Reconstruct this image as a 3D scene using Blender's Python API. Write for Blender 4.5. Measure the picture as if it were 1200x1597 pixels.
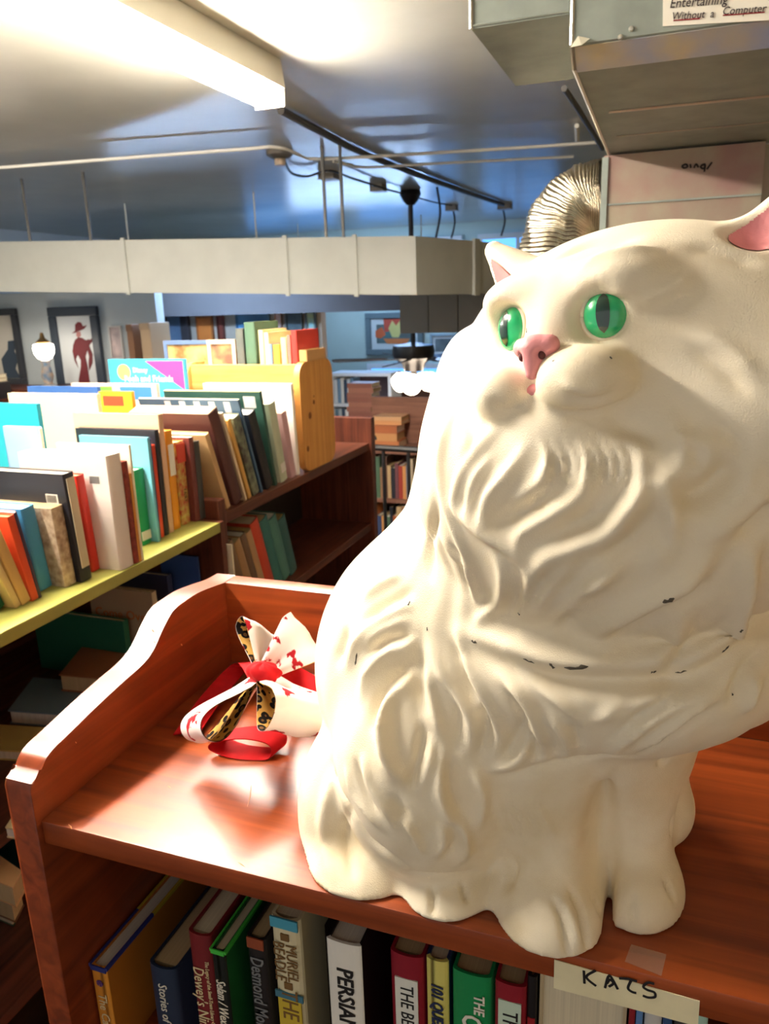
import bpy, bmesh, math, random
import numpy as np
from mathutils import Vector, Matrix, Euler
from mathutils.bvhtree import BVHTree
from mathutils.kdtree import KDTree

random.seed(7)
np.random.seed(7)
scene = bpy.context.scene
for o in list(bpy.data.objects):
    bpy.data.objects.remove(o)
COL = scene.collection
PI = math.pi

# ------------------------------------------------------------------ camera
# world: x along the front edge of the cat's bookcase, y away from the camera,
# z up; z = 0 is the top board the cat sits on; the floor is one metre below.
FPX = 1200.0
PITCH, YAW, ROLL = (math.radians(a) for a in (15.3, 20.55, -1.8))
EYE = Vector((0, 0, 0.5))
_f = Vector((-math.sin(YAW) * math.cos(PITCH), math.cos(YAW) * math.cos(PITCH), -math.sin(PITCH)))
_r = Vector((math.cos(YAW), math.sin(YAW), 0))
_u = _r.cross(_f)
CAM_R = math.cos(ROLL) * _r + math.sin(ROLL) * _u
CAM_U = -math.sin(ROLL) * _r + math.cos(ROLL) * _u
CAM_F = _f
cam_data = bpy.data.cameras.new('camera')
cam = bpy.data.objects.new('camera', cam_data)
COL.objects.link(cam)
cam.matrix_world = Matrix(((CAM_R.x, CAM_U.x, -CAM_F.x, EYE.x), (CAM_R.y, CAM_U.y, -CAM_F.y, EYE.y),
                           (CAM_R.z, CAM_U.z, -CAM_F.z, EYE.z), (0, 0, 0, 1)))
cam_data.sensor_fit = 'AUTO'
cam_data.sensor_width = 36
cam_data.lens = FPX / 1597 * 36
cam_data.clip_start = 0.02
cam_data.dof.use_dof = True
cam_data.dof.focus_distance = 0.60
cam_data.dof.aperture_fstop = 15.0
scene.camera = cam

# ------------------------------------------------------------------ world, exposure
world = bpy.data.worlds.new('world')
scene.world = world
world.use_nodes = True
bg = world.node_tree.nodes['Background']
bg.inputs[0].default_value = (1.0, 0.965, 0.92, 1)
bg.inputs[1].default_value = 0.30
vs = scene.view_settings
vs.view_transform = 'Standard'
vs.look = 'None'
vs.gamma = 1
vs.exposure = 1.0
vs.use_curve_mapping = False
TUBE_POWER = 125.0
WINDOW_POWER = 0.85


# ------------------------------------------------------------------ helpers
def ray(px, py):
    return CAM_F + CAM_R * ((px - 600) / FPX) - CAM_U * ((py - 798.5) / FPX)


def at(px, py, ax, val):
    """where the sight line through a photo pixel meets the plane axis = val"""
    d = ray(px, py)
    return EYE + d * ((val - EYE[ax]) / d[ax])


def lin(c):
    return tuple(((v / 255) / 12.92 if v / 255 <= 0.04045 else ((v / 255 + 0.055) / 1.055) ** 2.4) for v in c)


MATS = {}


def mat(name, rgb, rough=0.5, metal=0.0, spec=0.4, noise=0.0, scale=30.0, bump=0.0, bscale=200.0, coat=0.0,
        emit=None, power=0.0, stretch=(1, 1, 1), rgb2=None):
    if name in MATS:
        return MATS[name]
    m = bpy.data.materials.new(name)
    m.use_nodes = True
    nt = m.node_tree
    b = nt.nodes['Principled BSDF']
    c = lin(rgb)
    b.inputs['Base Color'].default_value = (*c, 1)
    b.inputs['Roughness'].default_value = rough
    b.inputs['Metallic'].default_value = metal
    b.inputs['Specular IOR Level'].default_value = spec
    b.inputs['Coat Weight'].default_value = coat
    b.inputs['Coat Roughness'].default_value = 0.24
    if noise or bump:
        tc = nt.nodes.new('ShaderNodeTexCoord')
        mp = nt.nodes.new('ShaderNodeMapping')
        mp.inputs['Scale'].default_value = stretch
        nt.links.new(tc.outputs['Object'], mp.inputs[0])
    if noise:
        n = nt.nodes.new('ShaderNodeTexNoise')
        n.inputs['Scale'].default_value = scale
        n.inputs['Detail'].default_value = 5
        nt.links.new(mp.outputs[0], n.inputs['Vector'])
        mx = nt.nodes.new('ShaderNodeMix')
        mx.data_type = 'RGBA'
        c2 = lin(rgb2) if rgb2 else tuple(v * (1 - noise) for v in c)
        mx.inputs['A'].default_value = (*c, 1)
        mx.inputs['B'].default_value = (*c2, 1)
        rp = nt.nodes.new('ShaderNodeMapRange')
        rp.inputs[1].default_value = 0.35
        rp.inputs[2].default_value = 0.65
        nt.links.new(n.outputs['Fac'], rp.inputs[0])
        nt.links.new(rp.outputs[0], mx.inputs['Factor'])
        nt.links.new(mx.outputs['Result'], b.inputs['Base Color'])
    if bump:
        n2 = nt.nodes.new('ShaderNodeTexNoise')
        n2.inputs['Scale'].default_value = bscale
        n2.inputs['Detail'].default_value = 4
        nt.links.new(mp.outputs[0], n2.inputs['Vector'])
        bp = nt.nodes.new('ShaderNodeBump')
        bp.inputs['Strength'].default_value = bump
        bp.inputs['Distance'].default_value = 0.002
        nt.links.new(n2.outputs['Fac'], bp.inputs['Height'])
        nt.links.new(bp.outputs[0], b.inputs['Normal'])
    if emit:
        b.inputs['Emission Color'].default_value = (*lin(emit), 1)
        b.inputs['Emission Strength'].default_value = power
    MATS[name] = m
    return m


def wood(name, dark, light, rough=0.35, axis='X', coat=0.0, scale=1.0):
    """varnished wood with grain running along one axis"""
    if name in MATS:
        return MATS[name]
    m = mat(name, light, rough, coat=coat)
    nt = m.node_tree
    b = nt.nodes['Principled BSDF']
    tc = nt.nodes.new('ShaderNodeTexCoord')
    mp = nt.nodes.new('ShaderNodeMapping')
    s = {'X': (1.2, 22, 22), 'Y': (22, 1.2, 22), 'Z': (22, 22, 1.2)}[axis]
    mp.inputs['Scale'].default_value = tuple(v * scale for v in s)
    nt.links.new(tc.outputs['Object'], mp.inputs[0])
    n = nt.nodes.new('ShaderNodeTexNoise')
    n.inputs['Scale'].default_value = 2.2
    n.inputs['Detail'].default_value = 7
    n.inputs['Distortion'].default_value = 0.8
    nt.links.new(mp.outputs[0], n.inputs['Vector'])
    n3 = nt.nodes.new('ShaderNodeTexNoise')
    n3.inputs['Scale'].default_value = 9
    n3.inputs['Detail'].default_value = 3
    nt.links.new(tc.outputs['Object'], n3.inputs['Vector'])
    ad = nt.nodes.new('ShaderNodeMath')
    ad.operation = 'MULTIPLY_ADD'
    ad.inputs[1].default_value = 0.35
    nt.links.new(n3.outputs['Fac'], ad.inputs[0])
    nt.links.new(n.outputs['Fac'], ad.inputs[2])
    cr = nt.nodes.new('ShaderNodeValToRGB')
    cr.color_ramp.elements[0].position = 0.42
    cr.color_ramp.elements[0].color = (*lin(dark), 1)
    cr.color_ramp.elements[1].position = 0.95
    cr.color_ramp.elements[1].color = (*lin(light), 1)
    nt.links.new(ad.outputs[0], cr.inputs[0])
    nt.links.new(cr.outputs[0], b.inputs['Base Color'])
    bp = nt.nodes.new('ShaderNodeBump')
    bp.inputs['Strength'].default_value = 0.12
    bp.inputs['Distance'].default_value = 0.001
    nt.links.new(n.outputs['Fac'], bp.inputs['Height'])
    nt.links.new(bp.outputs[0], b.inputs['Normal'])
    return m


class MB:
    """collects shapes into one mesh"""

    def __init__(self):
        self.bm = bmesh.new()

    def quadmesh(self, verts, faces):
        vs_ = [self.bm.verts.new(v) for v in verts]
        for f in faces:
            try:
                self.bm.faces.new([vs_[i] for i in f])
            except ValueError:
                pass
        return vs_

    def box(self, lo, hi, M=None, bevel=0.0):
        x0, y0, z0 = lo
        x1, y1, z1 = hi
        vv = [Vector(p) for p in ((x0, y0, z0), (x1, y0, z0), (x1, y1, z0), (x0, y1, z0),
                                  (x0, y0, z1), (x1, y0, z1), (x1, y1, z1), (x0, y1, z1))]
        if M is not None:
            vv = [M @ v for v in vv]
        v = self.quadmesh(vv, ((0, 3, 2, 1), (4, 5, 6, 7), (0, 1, 5, 4), (1, 2, 6, 5), (2, 3, 7, 6), (3, 0, 4, 7)))
        if bevel:
            es = {e for q in v for e in q.link_edges}
            bmesh.ops.bevel(self.bm, geom=list(es), offset=bevel, segments=2, profile=0.6, affect='EDGES')
        return self

    def prism(self, poly, d):
        """polygon (list of Vectors) pushed along vector d"""
        d = Vector(d)
        n = len(poly)
        a = [self.bm.verts.new(Vector(p)) for p in poly]
        b = [self.bm.verts.new(Vector(p) + d) for p in poly]
        self.bm.faces.new(a[::-1])
        self.bm.faces.new(b)
        for i in range(n):
            self.bm.faces.new((a[i], a[(i + 1) % n], b[(i + 1) % n], b[i]))
        return self

    def tube(self, pts, r, seg=10, caps=True):
        pts = [Vector(p) for p in pts]
        n = len(pts)
        rr = list(r) if hasattr(r, '__len__') else [r] * n
        rings = []
        prev = None
        for i, p in enumerate(pts):
            t = (pts[min(i + 1, n - 1)] - pts[max(i - 1, 0)]).normalized()
            if prev is None:
                ref = Vector((0, 0, 1)) if abs(t.z) < 0.9 else Vector((1, 0, 0))
                a = t.cross(ref).normalized()
            else:
                a = (prev - t * prev.dot(t)).normalized()
            prev = a
            b = t.cross(a)
            rings.append([self.bm.verts.new(p + (a * math.cos(k * 2 * PI / seg) + b * math.sin(k * 2 * PI / seg)) * rr[i])
                          for k in range(seg)])
        for i in range(n - 1):
            for k in range(seg):
                self.bm.faces.new((rings[i][k], rings[i][(k + 1) % seg], rings[i + 1][(k + 1) % seg], rings[i + 1][k]))
        if caps:
            self.bm.faces.new(rings[0][::-1])
            self.bm.faces.new(rings[-1])
        return self

    def lathe(self, prof, c, seg=24, axis='Z'):
        """profile of (radius, height) turned about an axis through c"""
        c = Vector(c)
        rings = []
        for (r, h) in prof:
            ring = []
            for k in range(seg):
                ca, sa = math.cos(k * 2 * PI / seg) * r, math.sin(k * 2 * PI / seg) * r
                o = {'Z': (ca, sa, h), 'Y': (ca, h, sa), 'X': (h, ca, sa)}[axis]
                ring.append(self.bm.verts.new(c + Vector(o)))
            rings.append(ring)
        for i in range(len(prof) - 1):
            for k in range(seg):
                self.bm.faces.new((rings[i][k], rings[i][(k + 1) % seg], rings[i + 1][(k + 1) % seg], rings[i + 1][k]))
        if prof[0][0] > 1e-6:
            self.bm.faces.new(rings[0][::-1])
        if prof[-1][0] > 1e-6:
            self.bm.faces.new(rings[-1])
        return self

    def build(self, name, material, parent=None, smooth=False):
        bmesh.ops.remove_doubles(self.bm, verts=self.bm.verts, dist=1e-6)
        bmesh.ops.recalc_face_normals(self.bm, faces=self.bm.faces)
        me = bpy.data.meshes.new(name)
        self.bm.to_mesh(me)
        self.bm.free()
        if smooth:
            me.polygons.foreach_set('use_smooth', [True] * len(me.polygons))
            if smooth != 'all':
                me.set_sharp_from_angle(angle=math.radians(40))
        for m in (material if isinstance(material, (list, tuple)) else [material]):
            me.materials.append(m)
        o = bpy.data.objects.new(name, me)
        COL.objects.link(o)
        if parent is not None:
            o.parent = parent
        return o


def tag(o, label=None, cat=None, group=None, kind=None):
    if label:
        o['label'] = label
    if cat:
        o['category'] = cat
    if group:
        o['group'] = group
    if kind:
        o['kind'] = kind
    return o


def thing(name, label, cat, loc=(0, 0, 0), group=None, rot=None):
    o = bpy.data.objects.new(name, None)
    o.empty_display_size = 0.05
    COL.objects.link(o)
    o.location = loc
    if rot is not None:
        o.rotation_euler = rot
    return tag(o, label, cat, group)


def struct(name, mb, m, smooth=False):
    return tag(mb.build(name, m, None, smooth), kind='structure')


def text_mesh(name, body, size, material, parent=None, depth=0.0004, bold=0.0, sx=1.0, align='CENTER', shear=0.0):
    """raised lettering lying in the local xy plane, facing +z"""
    cu = bpy.data.curves.new(name, 'FONT')
    cu.body = body
    cu.size = size
    cu.align_x = align
    cu.align_y = 'CENTER'
    cu.extrude = depth
    cu.offset = bold
    cu.shear = shear
    cu.resolution_u = 2
    tmp = bpy.data.objects.new(name, cu)
    COL.objects.link(tmp)
    dg = bpy.context.evaluated_depsgraph_get()
    me = bpy.data.meshes.new_from_object(tmp.evaluated_get(dg))
    bpy.data.objects.remove(tmp)
    me.transform(Matrix.Diagonal((sx, 1, 1, 1)))
    me.materials.clear()
    me.materials.append(material)
    o = bpy.data.objects.new(name, me)
    COL.objects.link(o)
    if parent is not None:
        o.parent = parent
    return o


def frame_matrix(o, ex, ey, loc):
    """place an object so that its local x, y run along ex, ey"""
    ex = Vector(ex).normalized()
    ey = Vector(ey)
    ey = (ey - ex * ey.dot(ex)).normalized()
    ez = ex.cross(ey)
    loc = Vector(loc)
    return Matrix(((ex.x, ey.x, ez.x, loc.x), (ex.y, ey.y, ez.y, loc.y), (ex.z, ey.z, ez.z, loc.z), (0, 0, 0, 1)))


def resample(pts, step=3.0):
    out = []
    P3 = [Vector((a, b, 0)) for a, b in pts]
    n = len(P3)
    for i in range(n - 1):
        p0, p1, p2, p3 = P3[max(i - 1, 0)], P3[i], P3[i + 1], P3[min(i + 2, n - 1)]
        m = max(2, int((p2 - p1).length / step))
        for k in range(m):
            t = k / m
            q = 0.5 * ((2 * p1) + (p2 - p0) * t + (2 * p0 - 5 * p1 + 4 * p2 - p3) * t * t + (3 * p1 - p0 - 3 * p2 + p3) * t ** 3)
            out.append((q.x, q.y))
    out.append((P3[-1].x, P3[-1].y))
    return out


def smooth3(pts, n=24):
    pts = [Vector(p) for p in pts]
    out = []
    for i in range(len(pts) - 1):
        p0, p1, p2, p3 = pts[max(0, i - 1)], pts[i], pts[i + 1], pts[min(len(pts) - 1, i + 2)]
        for k in range(n // (len(pts) - 1)):
            t = k / (n // (len(pts) - 1))
            out.append(0.5 * ((2 * p1) + (p2 - p0) * t + (2 * p0 - 5 * p1 + 4 * p2 - p3) * t * t + (3 * p1 - p0 - 3 * p2 + p3) * t ** 3))
    return out + [pts[-1]]


def child(root, name, mb, m, smooth=False, parent=None):
    o = mb.build(name, m, None, smooth)
    o.parent = parent or root
    if parent is None or parent is root:
        o.matrix_parent_inverse = (Matrix.Translation(root.location) @ root.rotation_euler.to_matrix().to_4x4()).inverted()
    return o

# ------------------------------------------------------------------ the room
CEIL = 1.34
M_CEIL = mat('glossy grey-cream ceiling paint', (192, 188, 175), 0.30, spec=0.5, noise=0.10, scale=3, bump=0.4, bscale=2.5)
for nd in M_CEIL.node_tree.nodes:
    if nd.type == 'BUMP':
        nd.inputs['Distance'].default_value = 0.012
M_WALL = mat('pale grey-blue wall paint', (196, 204, 206), 0.8, noise=0.05, scale=4)
M_WALL2 = mat('pale sea-green wall paint', (188, 208, 202), 0.8, noise=0.04, scale=4)
M_FLOOR = wood('dark floor boards', (40, 26, 18), (74, 48, 32), 0.5, 'Y', scale=0.3)
M_TRIM = mat('lilac-grey painted beam', (122, 118, 120), 0.7, noise=0.06, scale=5)
M_PANEL = mat('grey panelling', (158, 158, 152), 0.7, noise=0.05, scale=6)
XL, XR, YF = -6.6, 1.45, 9.1
struct('floor', MB().box((XL, -1.6, -1.08), (XR, 3.6, -1.0)), M_FLOOR)
struct('floor_lower', MB().box((XL, 3.6, -2.7), (XR, YF, -2.6)), M_FLOOR)
struct('ceiling', MB().box((XL, -1.6, CEIL), (XR, YF, CEIL + 0.1)), M_CEIL)
struct('wall_far', MB().box((XL, YF, -2.7), (XR, YF + 0.1, CEIL + 0.1)), M_WALL2)
struct('wall_left', MB().box((XL - 0.1, -1.6, -2.7), (XL, YF, CEIL + 0.1)), M_WALL)
struct('wall_right', MB().box((XR, -1.6, -2.7), (XR + 0.1, YF, CEIL + 0.1)), mat('tan wall paint', (186, 166, 126), 0.8))
struct('trim_1', MB().box((XL, 3.6, -2.6), (XR, 3.64, -1.0)), M_TRIM)
# low partition that carries the pictures, a beam and a panelled bulkhead behind the long duct
e = at(243, 480, 1, 5.3)
struct('wall_partition', MB().box((XL, 5.3, -2.6), (e.x, 5.4, 0.66)), M_WALL)
a, b = at(243, 470, 1, 6.6), at(500, 470, 1, 6.6)
struct('wall_middle', MB().box((a.x - 0.6, 6.6, -2.6), (b.x, 6.7, 0.86)), mat('warm beige wall paint', (190, 178, 160), 0.8))
a, b = at(236, 456, 1, 6.3), at(624, 484, 1, 6.3)
struct('trim_2', MB().box((a.x, 6.3, b.z), (b.x, 6.6, 0.86)), M_TRIM)
a, b = at(624, 520, 1, 5.7), at(860, 530, 1, 5.7)
mb = MB()
n = 5
for k in range(n):
    xa, xb = a.x + (b.x - a.x) * k / n, a.x + (b.x - a.x) * (k + 1) / n
    mb.box((xa + 0.004, 5.7, a.z - 0.05 * (k > 1)), (xb - 0.004, 6.2, 0.78))
struct('trim_3', mb, M_PANEL)
# daylight: frosted panes high and low in the far wall
M_SKY = mat('daylit frosted pane', (120, 180, 240), 0.4, emit=(92, 165, 250), power=WINDOW_POWER)
M_WF = mat('white window frame', (226, 232, 236), 0.5)


def window(name, x0, x1, z0, z1):
    w = tag(MB().box((x0 - 0.06, YF - 0.06, z0 - 0.06), (x1 + 0.06, YF - 0.04, z0))
            .box((x0 - 0.06, YF - 0.06, z1), (x1 + 0.06, YF - 0.04, z1 + 0.06))
            .box((x0 - 0.06, YF - 0.06, z0), (x0, YF - 0.04, z1)).box((x1, YF - 0.06, z0), (x1 + 0.06, YF - 0.04, z1))
            .box(((x0 + x1) / 2 - 0.02, YF - 0.06, z0), ((x0 + x1) / 2 + 0.02, YF - 0.04, z1)).build(name, M_WF), kind='structure')
    p = MB().box((x0, YF - 0.045, z0), (x1, YF - 0.035, z1)).build('window_pane', M_SKY, w)
    return w


window('window_1', -5.1, -3.9, 0.62, 1.14)
window('window_2', -3.6, -2.4, 0.62, 1.14)
window('window_3', -2.1, -1.3, 0.62, 1.14)
a, b = at(583, 592, 1, YF), at(720, 574, 1, YF)
window('window_4', a.x, b.x, a.z, b.z)

# ------------------------------------------------------------------ ceiling light
M_WHITE_METAL = mat('white enamel', (238, 232, 216), 0.4)
M_TUBE = mat('lit fluorescent tube', (255, 250, 240), 0.4, emit=(255, 246, 233), power=TUBE_POWER)
fx = -1.425


def strip_light(fy0, fy1, label, fx=fx):
    lamp = thing('fluorescent_light', label, 'ceiling light', (fx, (fy0 + fy1) / 2, CEIL - 0.001), 'fluorescent strip lights in a row')
    child(lamp, 'channel', MB().prism([Vector((fx + dx, fy0, z_)) for dx, z_ in ((-0.05, 1.339), (-0.062, 1.245), (0.062, 1.245), (0.05, 1.339))], (0, fy1 - fy0, 0)), M_WHITE_METAL)
    for dx in (-0.030, 0.030):
        child(lamp, 'tube', MB().tube([(fx + dx, fy0 + 0.03, 1.208), (fx + dx, fy1 - 0.03, 1.208)], 0.019, 16), M_TUBE, True)
    for yy in (fy0, fy1 - 0.012):
        child(lamp, 'socket_plate', MB().box((fx - 0.060, yy, 1.186), (fx + 0.060, yy + 0.012, 1.245), bevel=0.003), M_WHITE_METAL)


strip_light(1.48, 2.76, 'white two-tube fluorescent strip light on the ceiling, lit')
strip_light(1.7, 2.6, 'short fluorescent strip light added as unseen fill, beyond the left edge of the photo', -4.3)  # added unseen lamp that brightens the long duct, partition and ceiling
strip_light(0.20, 1.40, 'long fluorescent strip light nearer the viewer in the same row, outside the photo')

M_FILL_TUBE = mat('cool white fill tube', (240, 248, 255), 0.4, emit=(176, 210, 255), power=44)


def fill_pendant(x0, x1, y_, z_, label):  # added fill lamps, hidden behind the duct to brighten the walls beyond
    r_ = thing('fill_pendant_light', label, 'ceiling light', ((x0 + x1) / 2, y_, CEIL - 0.0005), 'added fill lights over the lower floor')
    child(r_, 'channel', MB().box((x0, y_ - 0.06, z_), (x1, y_ + 0.06, z_ + 0.05)), M_WHITE_METAL)
    child(r_, 'tube', MB().tube([(x0 + 0.03, y_, z_ - 0.022), (x1 - 0.03, y_, z_ - 0.022)], 0.019, 12), M_FILL_TUBE, True)
    for x_ in (x0 + 0.1, x1 - 0.1):
        child(r_, 'hanger_rod', MB().tube([(x_, y_, z_ + 0.045), (x_, y_, CEIL - 0.0005)], 0.006, 6), M_WHITE_METAL, True)


fill_pendant(-4.4, -3.0, 5.62, 0.69, 'added unseen fill strip light behind the long duct, over the pictures')
fill_pendant(-4.0, -2.4, 8.0, 0.95, 'added fill strip light near the far wall, hidden behind the long duct')

# ------------------------------------------------------------------ ducts
M_CREAM = mat('cream painted duct', (198, 199, 190), 0.5, noise=0.08, scale=5)
M_GALV = mat('galvanised sheet metal', (150, 158, 150), 0.45, metal=0.2, noise=0.22, scale=16, bump=0.15, bscale=30)
M_GALV2 = mat('stained galvanised sheet metal', (168, 160, 138), 0.45, metal=0.4, noise=0.5, scale=7, rgb2=(160, 126, 118))
M_SEAM = mat('bright folded seam', (214, 210, 196), 0.3, metal=0.8)
zb0, zt0 = at(0, 455, 1, 4.2), at(0, 377, 1, 4.2)
zb1, zt1 = at(650, 460, 1, 4.2), at(650, 368, 1, 4.2)


def dz(x, top):
    p, q = (zt0, zt1) if top else (zb0, zb1)
    return p.z + (q.z - p.z) * (x - p.x) / (q.x - p.x)


duct = thing('air_duct', 'long cream painted air duct hung across the room below the ceiling', 'duct', (zb1.x, 4.2, zb1.z))
foot = [(-6.58, 4.2), (zb1.x, 4.2), (zb1.x + 0.24, 5.05), (zb1.x + 0.24, 5.5), (zb1.x - 0.4, 5.5), (zb1.x - 0.55, 4.72), (-6.58, 4.72)]
mb = MB()
lo_ = [(x_, y_, dz(min(x_, zb1.x), False)) for x_, y_ in foot]
hi_ = [(x_, y_, dz(min(x_, zb1.x), True)) for x_, y_ in foot]
n = len(foot)
mb.quadmesh(lo_ + hi_, [tuple(range(n))[::-1], tuple(range(n, 2 * n))] + [(i, (i + 1) % n, n + (i + 1) % n, n + i) for i in range(n)])
child(duct, 'duct_body', mb, M_CREAM)
for px in (196, 447, 555):
    x_ = at(px, 410, 1, 4.2).x
    child(duct, 'seam', MB().box((x_ - 0.012, 4.188, dz(x_, False) - 0.012), (x_ + 0.012, 4.2, dz(x_, True) + 0.012)), M_CREAM)
x_ = zb1.x
child(duct, 'seam', MB().prism([Vector((x_ + 0.165, 4.80, dz(x_, False) - 0.01)), Vector((x_ + 0.185, 4.80, dz(x_, False) - 0.01)),
                                Vector((x_ + 0.20, 4.87, dz(x_, False) - 0.01)), Vector((x_ + 0.18, 4.87, dz(x_, False) - 0.01))], (0, 0, 0.33)), M_CREAM)
M_ROD = mat('dull steel rod', (120, 118, 114), 0.5, metal=0.6)
for px in (45, 140, 508, 535):
    x_ = at(px, 372, 1, 4.25).x
    child(duct, 'hanger_rod', MB().tube([(x_, 4.26, dz(x_, True) - 0.01), (x_, 4.26, CEIL)], 0.010, 8), M_ROD, True)

big = thing('galvanised_duct', 'galvanised sheet metal duct hanging at the upper right, with a paper sign', 'duct', (0.1, 1.3, 0.82))
q0, q1 = at(892, 70, 1, 1.30), at(895, 107, 1, 1.335)
qf = at(942, 246, 1, 2.05)
xl0, xr0 = q0.x, 0.62
zf = qf.z
mb = MB()
prof_ = [(1.30, CEIL - 0.03), (1.30, q0.z), (1.335, q1.z), (2.05, zf), (2.05, CEIL - 0.03)]
mb.prism([Vector((xl0, y_, z_)) for y_, z_ in prof_], (xr0 - xl0, 0, 0))
child(big, 'duct_body', mb, M_GALV)
m_blue = mat('blue film on metal', (146, 162, 208), 0.45, metal=0.0, noise=0.5, scale=6, rgb2=(206, 186, 128))
dv = Vector((0, q1.y - q0.y, q1.z - q0.z)).normalized()
nv_ = Vector((0, dv.z, -dv.y))
mb = MB()
mb.prism([Vector((xl0 + 0.004, 1.30, q0.z)) + dv * 0.004, Vector((xr0, 1.30, q0.z)) + dv * 0.004,
          Vector((xr0, 1.30, q0.z)) + dv * 0.049, Vector((xl0 + 0.004, 1.30, q0.z)) + dv * 0.049], nv_ * 0.001 if nv_.z < 0 else -nv_ * 0.001)
child(big, 'blue_strip', mb, m_blue)
for yy, r_ in ((1.62, 0.0028), (1.83, 0.0015)):
    t_ = (yy - 1.335) / (2.05 - 1.335)
    z_ = q1.z + (zf - q1.z) * t_
    child(big, 'seam', MB().tube([(xl0 + 0.03, yy, z_ - 0.0005), (xr0, yy + 0.02, z_ - 0.0012)], r_, 6), M_SEAM)
child(big, 'seam', MB().tube([(xl0, 1.30, CEIL - 0.04), (xl0, 1.30, q0.z), (xl0, 1.335, q1.z), (xl0, 2.05, zf)], 0.0035, 6), M_SEAM)
for px, py in ((985, 45), (968, 58)):
    child(big, 'screw', MB().lathe([(0.0001, -0.004), (0.003, -0.0035), (0.004, 0)], at(px, py, 1, 1.30), 10, 'Y'), M_SEAM)
child(big, 'torn_corner', MB().prism([at(890, 74, 1, 1.297), at(902, 56, 1, 1.297), at(921, 60, 1, 1.290), at(908, 70, 1, 1.290)], (0, 0.0015, 0.0)), M_SEAM)
# the boxed spur on its left
sz, sx0, sx1 = 0.900, at(735, 45, 2, 0.90).x, xl0 - 0.006
spur = thing('duct_spur', 'short galvanised box duct left of the large one, against the ceiling', 'duct', (sx0, 1.30, sz))
child(spur, 'duct_body', MB().box((sx0, 1.308, sz), (sx1, 1.67, CEIL - 0.002)), M_GALV)
child(spur, 'seam', MB().tube([(sx0, 1.307, sz), (sx0, 1.307, CEIL - 0.01)], 0.0035, 6), M_SEAM)
child(spur, 'seam', MB().tube([(sx0, 1.307, sz + 0.004), (sx1, 1.307, sz + 0.004)], 0.002, 6), M_GALV)
# plenum box below the duct, facing the viewer
pl0, pl1 = at(943, 246, 1, 2.0), at(1194, 240, 1, 2.0)
plen = thing('plenum_box', 'stained galvanised plenum box below the large duct, with upside-down scrawl', 'duct', (pl0.x, 2.0, -1.0))
child(plen, 'box_body', MB().box((pl0.x, 2.0, -1.0), (pl1.x, 2.04, pl0.z + 0.004)).box((pl0.x, 2.04, -1.0), (pl1.x + 0.02, 2.6, zf - 0.004)), M_GALV2)
z_ = at(1000, 316, 1, 2.0).z
child(plen, 'seam', MB().box((pl0.x + 0.01, 1.997, z_ - 0.002), (pl1.x, 2.0, z_ + 0.002)), M_GALV)
child(plen, 'seam', MB().box((pl0.x - 0.004, 1.994, -1.0), (pl0.x + 0.010, 2.0, pl0.z)), M_GALV)
M_MARK = mat('dark marker', (40, 32, 30), 0.7)
mb = MB()
for s in ([(1064, 259), (1070, 256), (1073, 260), (1067, 262), (1064, 259)], [(1077, 256), (1078, 262)], [(1083, 262), (1086, 256), (1090, 261)],
          [(1094, 258), (1100, 256), (1098, 263), (1093, 260), (1100, 257), (1099, 268)], [(1103, 264), (1111, 253)]):
    mb.tube([at(x_, y_, 1, 1.9985) for x_, y_ in resample(s, 1.5)], 0.0021, 6)
child(plen, 'scrawl', mb, M_MARK)
# paper sign on the big duct
sc = [at(1035, -60, 1, 1.2985), at(1330, -100, 1, 1.2985), at(1330, 24, 1, 1.2985), at(1034, 41, 1, 1.2985)]
sign = thing('paper_sign', 'white paper sign with handwriting, Entertaining Without a Computer, on the duct', 'sign', sc[3])
child(sign, 'paper', MB().prism([sc[0], sc[3], sc[2], sc[1]], (0, 0.001, 0)), mat('white paper', (240, 234, 220), 0.8, spec=0.1))
ex, ey = sc[2] - sc[3], sc[0] - sc[3]
M_PEN = mat('brown-black pen', (50, 36, 36), 0.7)
for body, px, py, sz_, mt in (('Entertaining', 1045, 6, 0.0170, M_PEN), ('Without', 1048, 26, 0.0136, M_PEN), ('a', 1108, 22, 0.0140, M_PEN), ('Computer', 1127, 18, 0.0142, M_PEN)):
    o = text_mesh('handwriting', body, sz_, mt, sign, 0.0002, 0.0, 0.92, 'LEFT', 0.12)
    o.matrix_parent_inverse = Matrix.Translation(-sc[3])
    o.matrix_basis = frame_matrix(o, at(1200, 40, 1, 1.298) - at(1034, 51, 1, 1.298), ey, at(px, py, 1, 1.2975))
M_REDPEN = mat('red pen', (150, 30, 44), 0.7)
child(sign, 'underline', MB().tube([at(1051, 32, 1, 1.2978), at(1092, 29, 1, 1.2978)], 0.0008, 6), M_REDPEN)
child(sign, 'underline', MB().tube([at(1128, 24, 1, 1.2978), at(1193, 19, 1, 1.2978)], 0.0008, 6), M_REDPEN)
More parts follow.
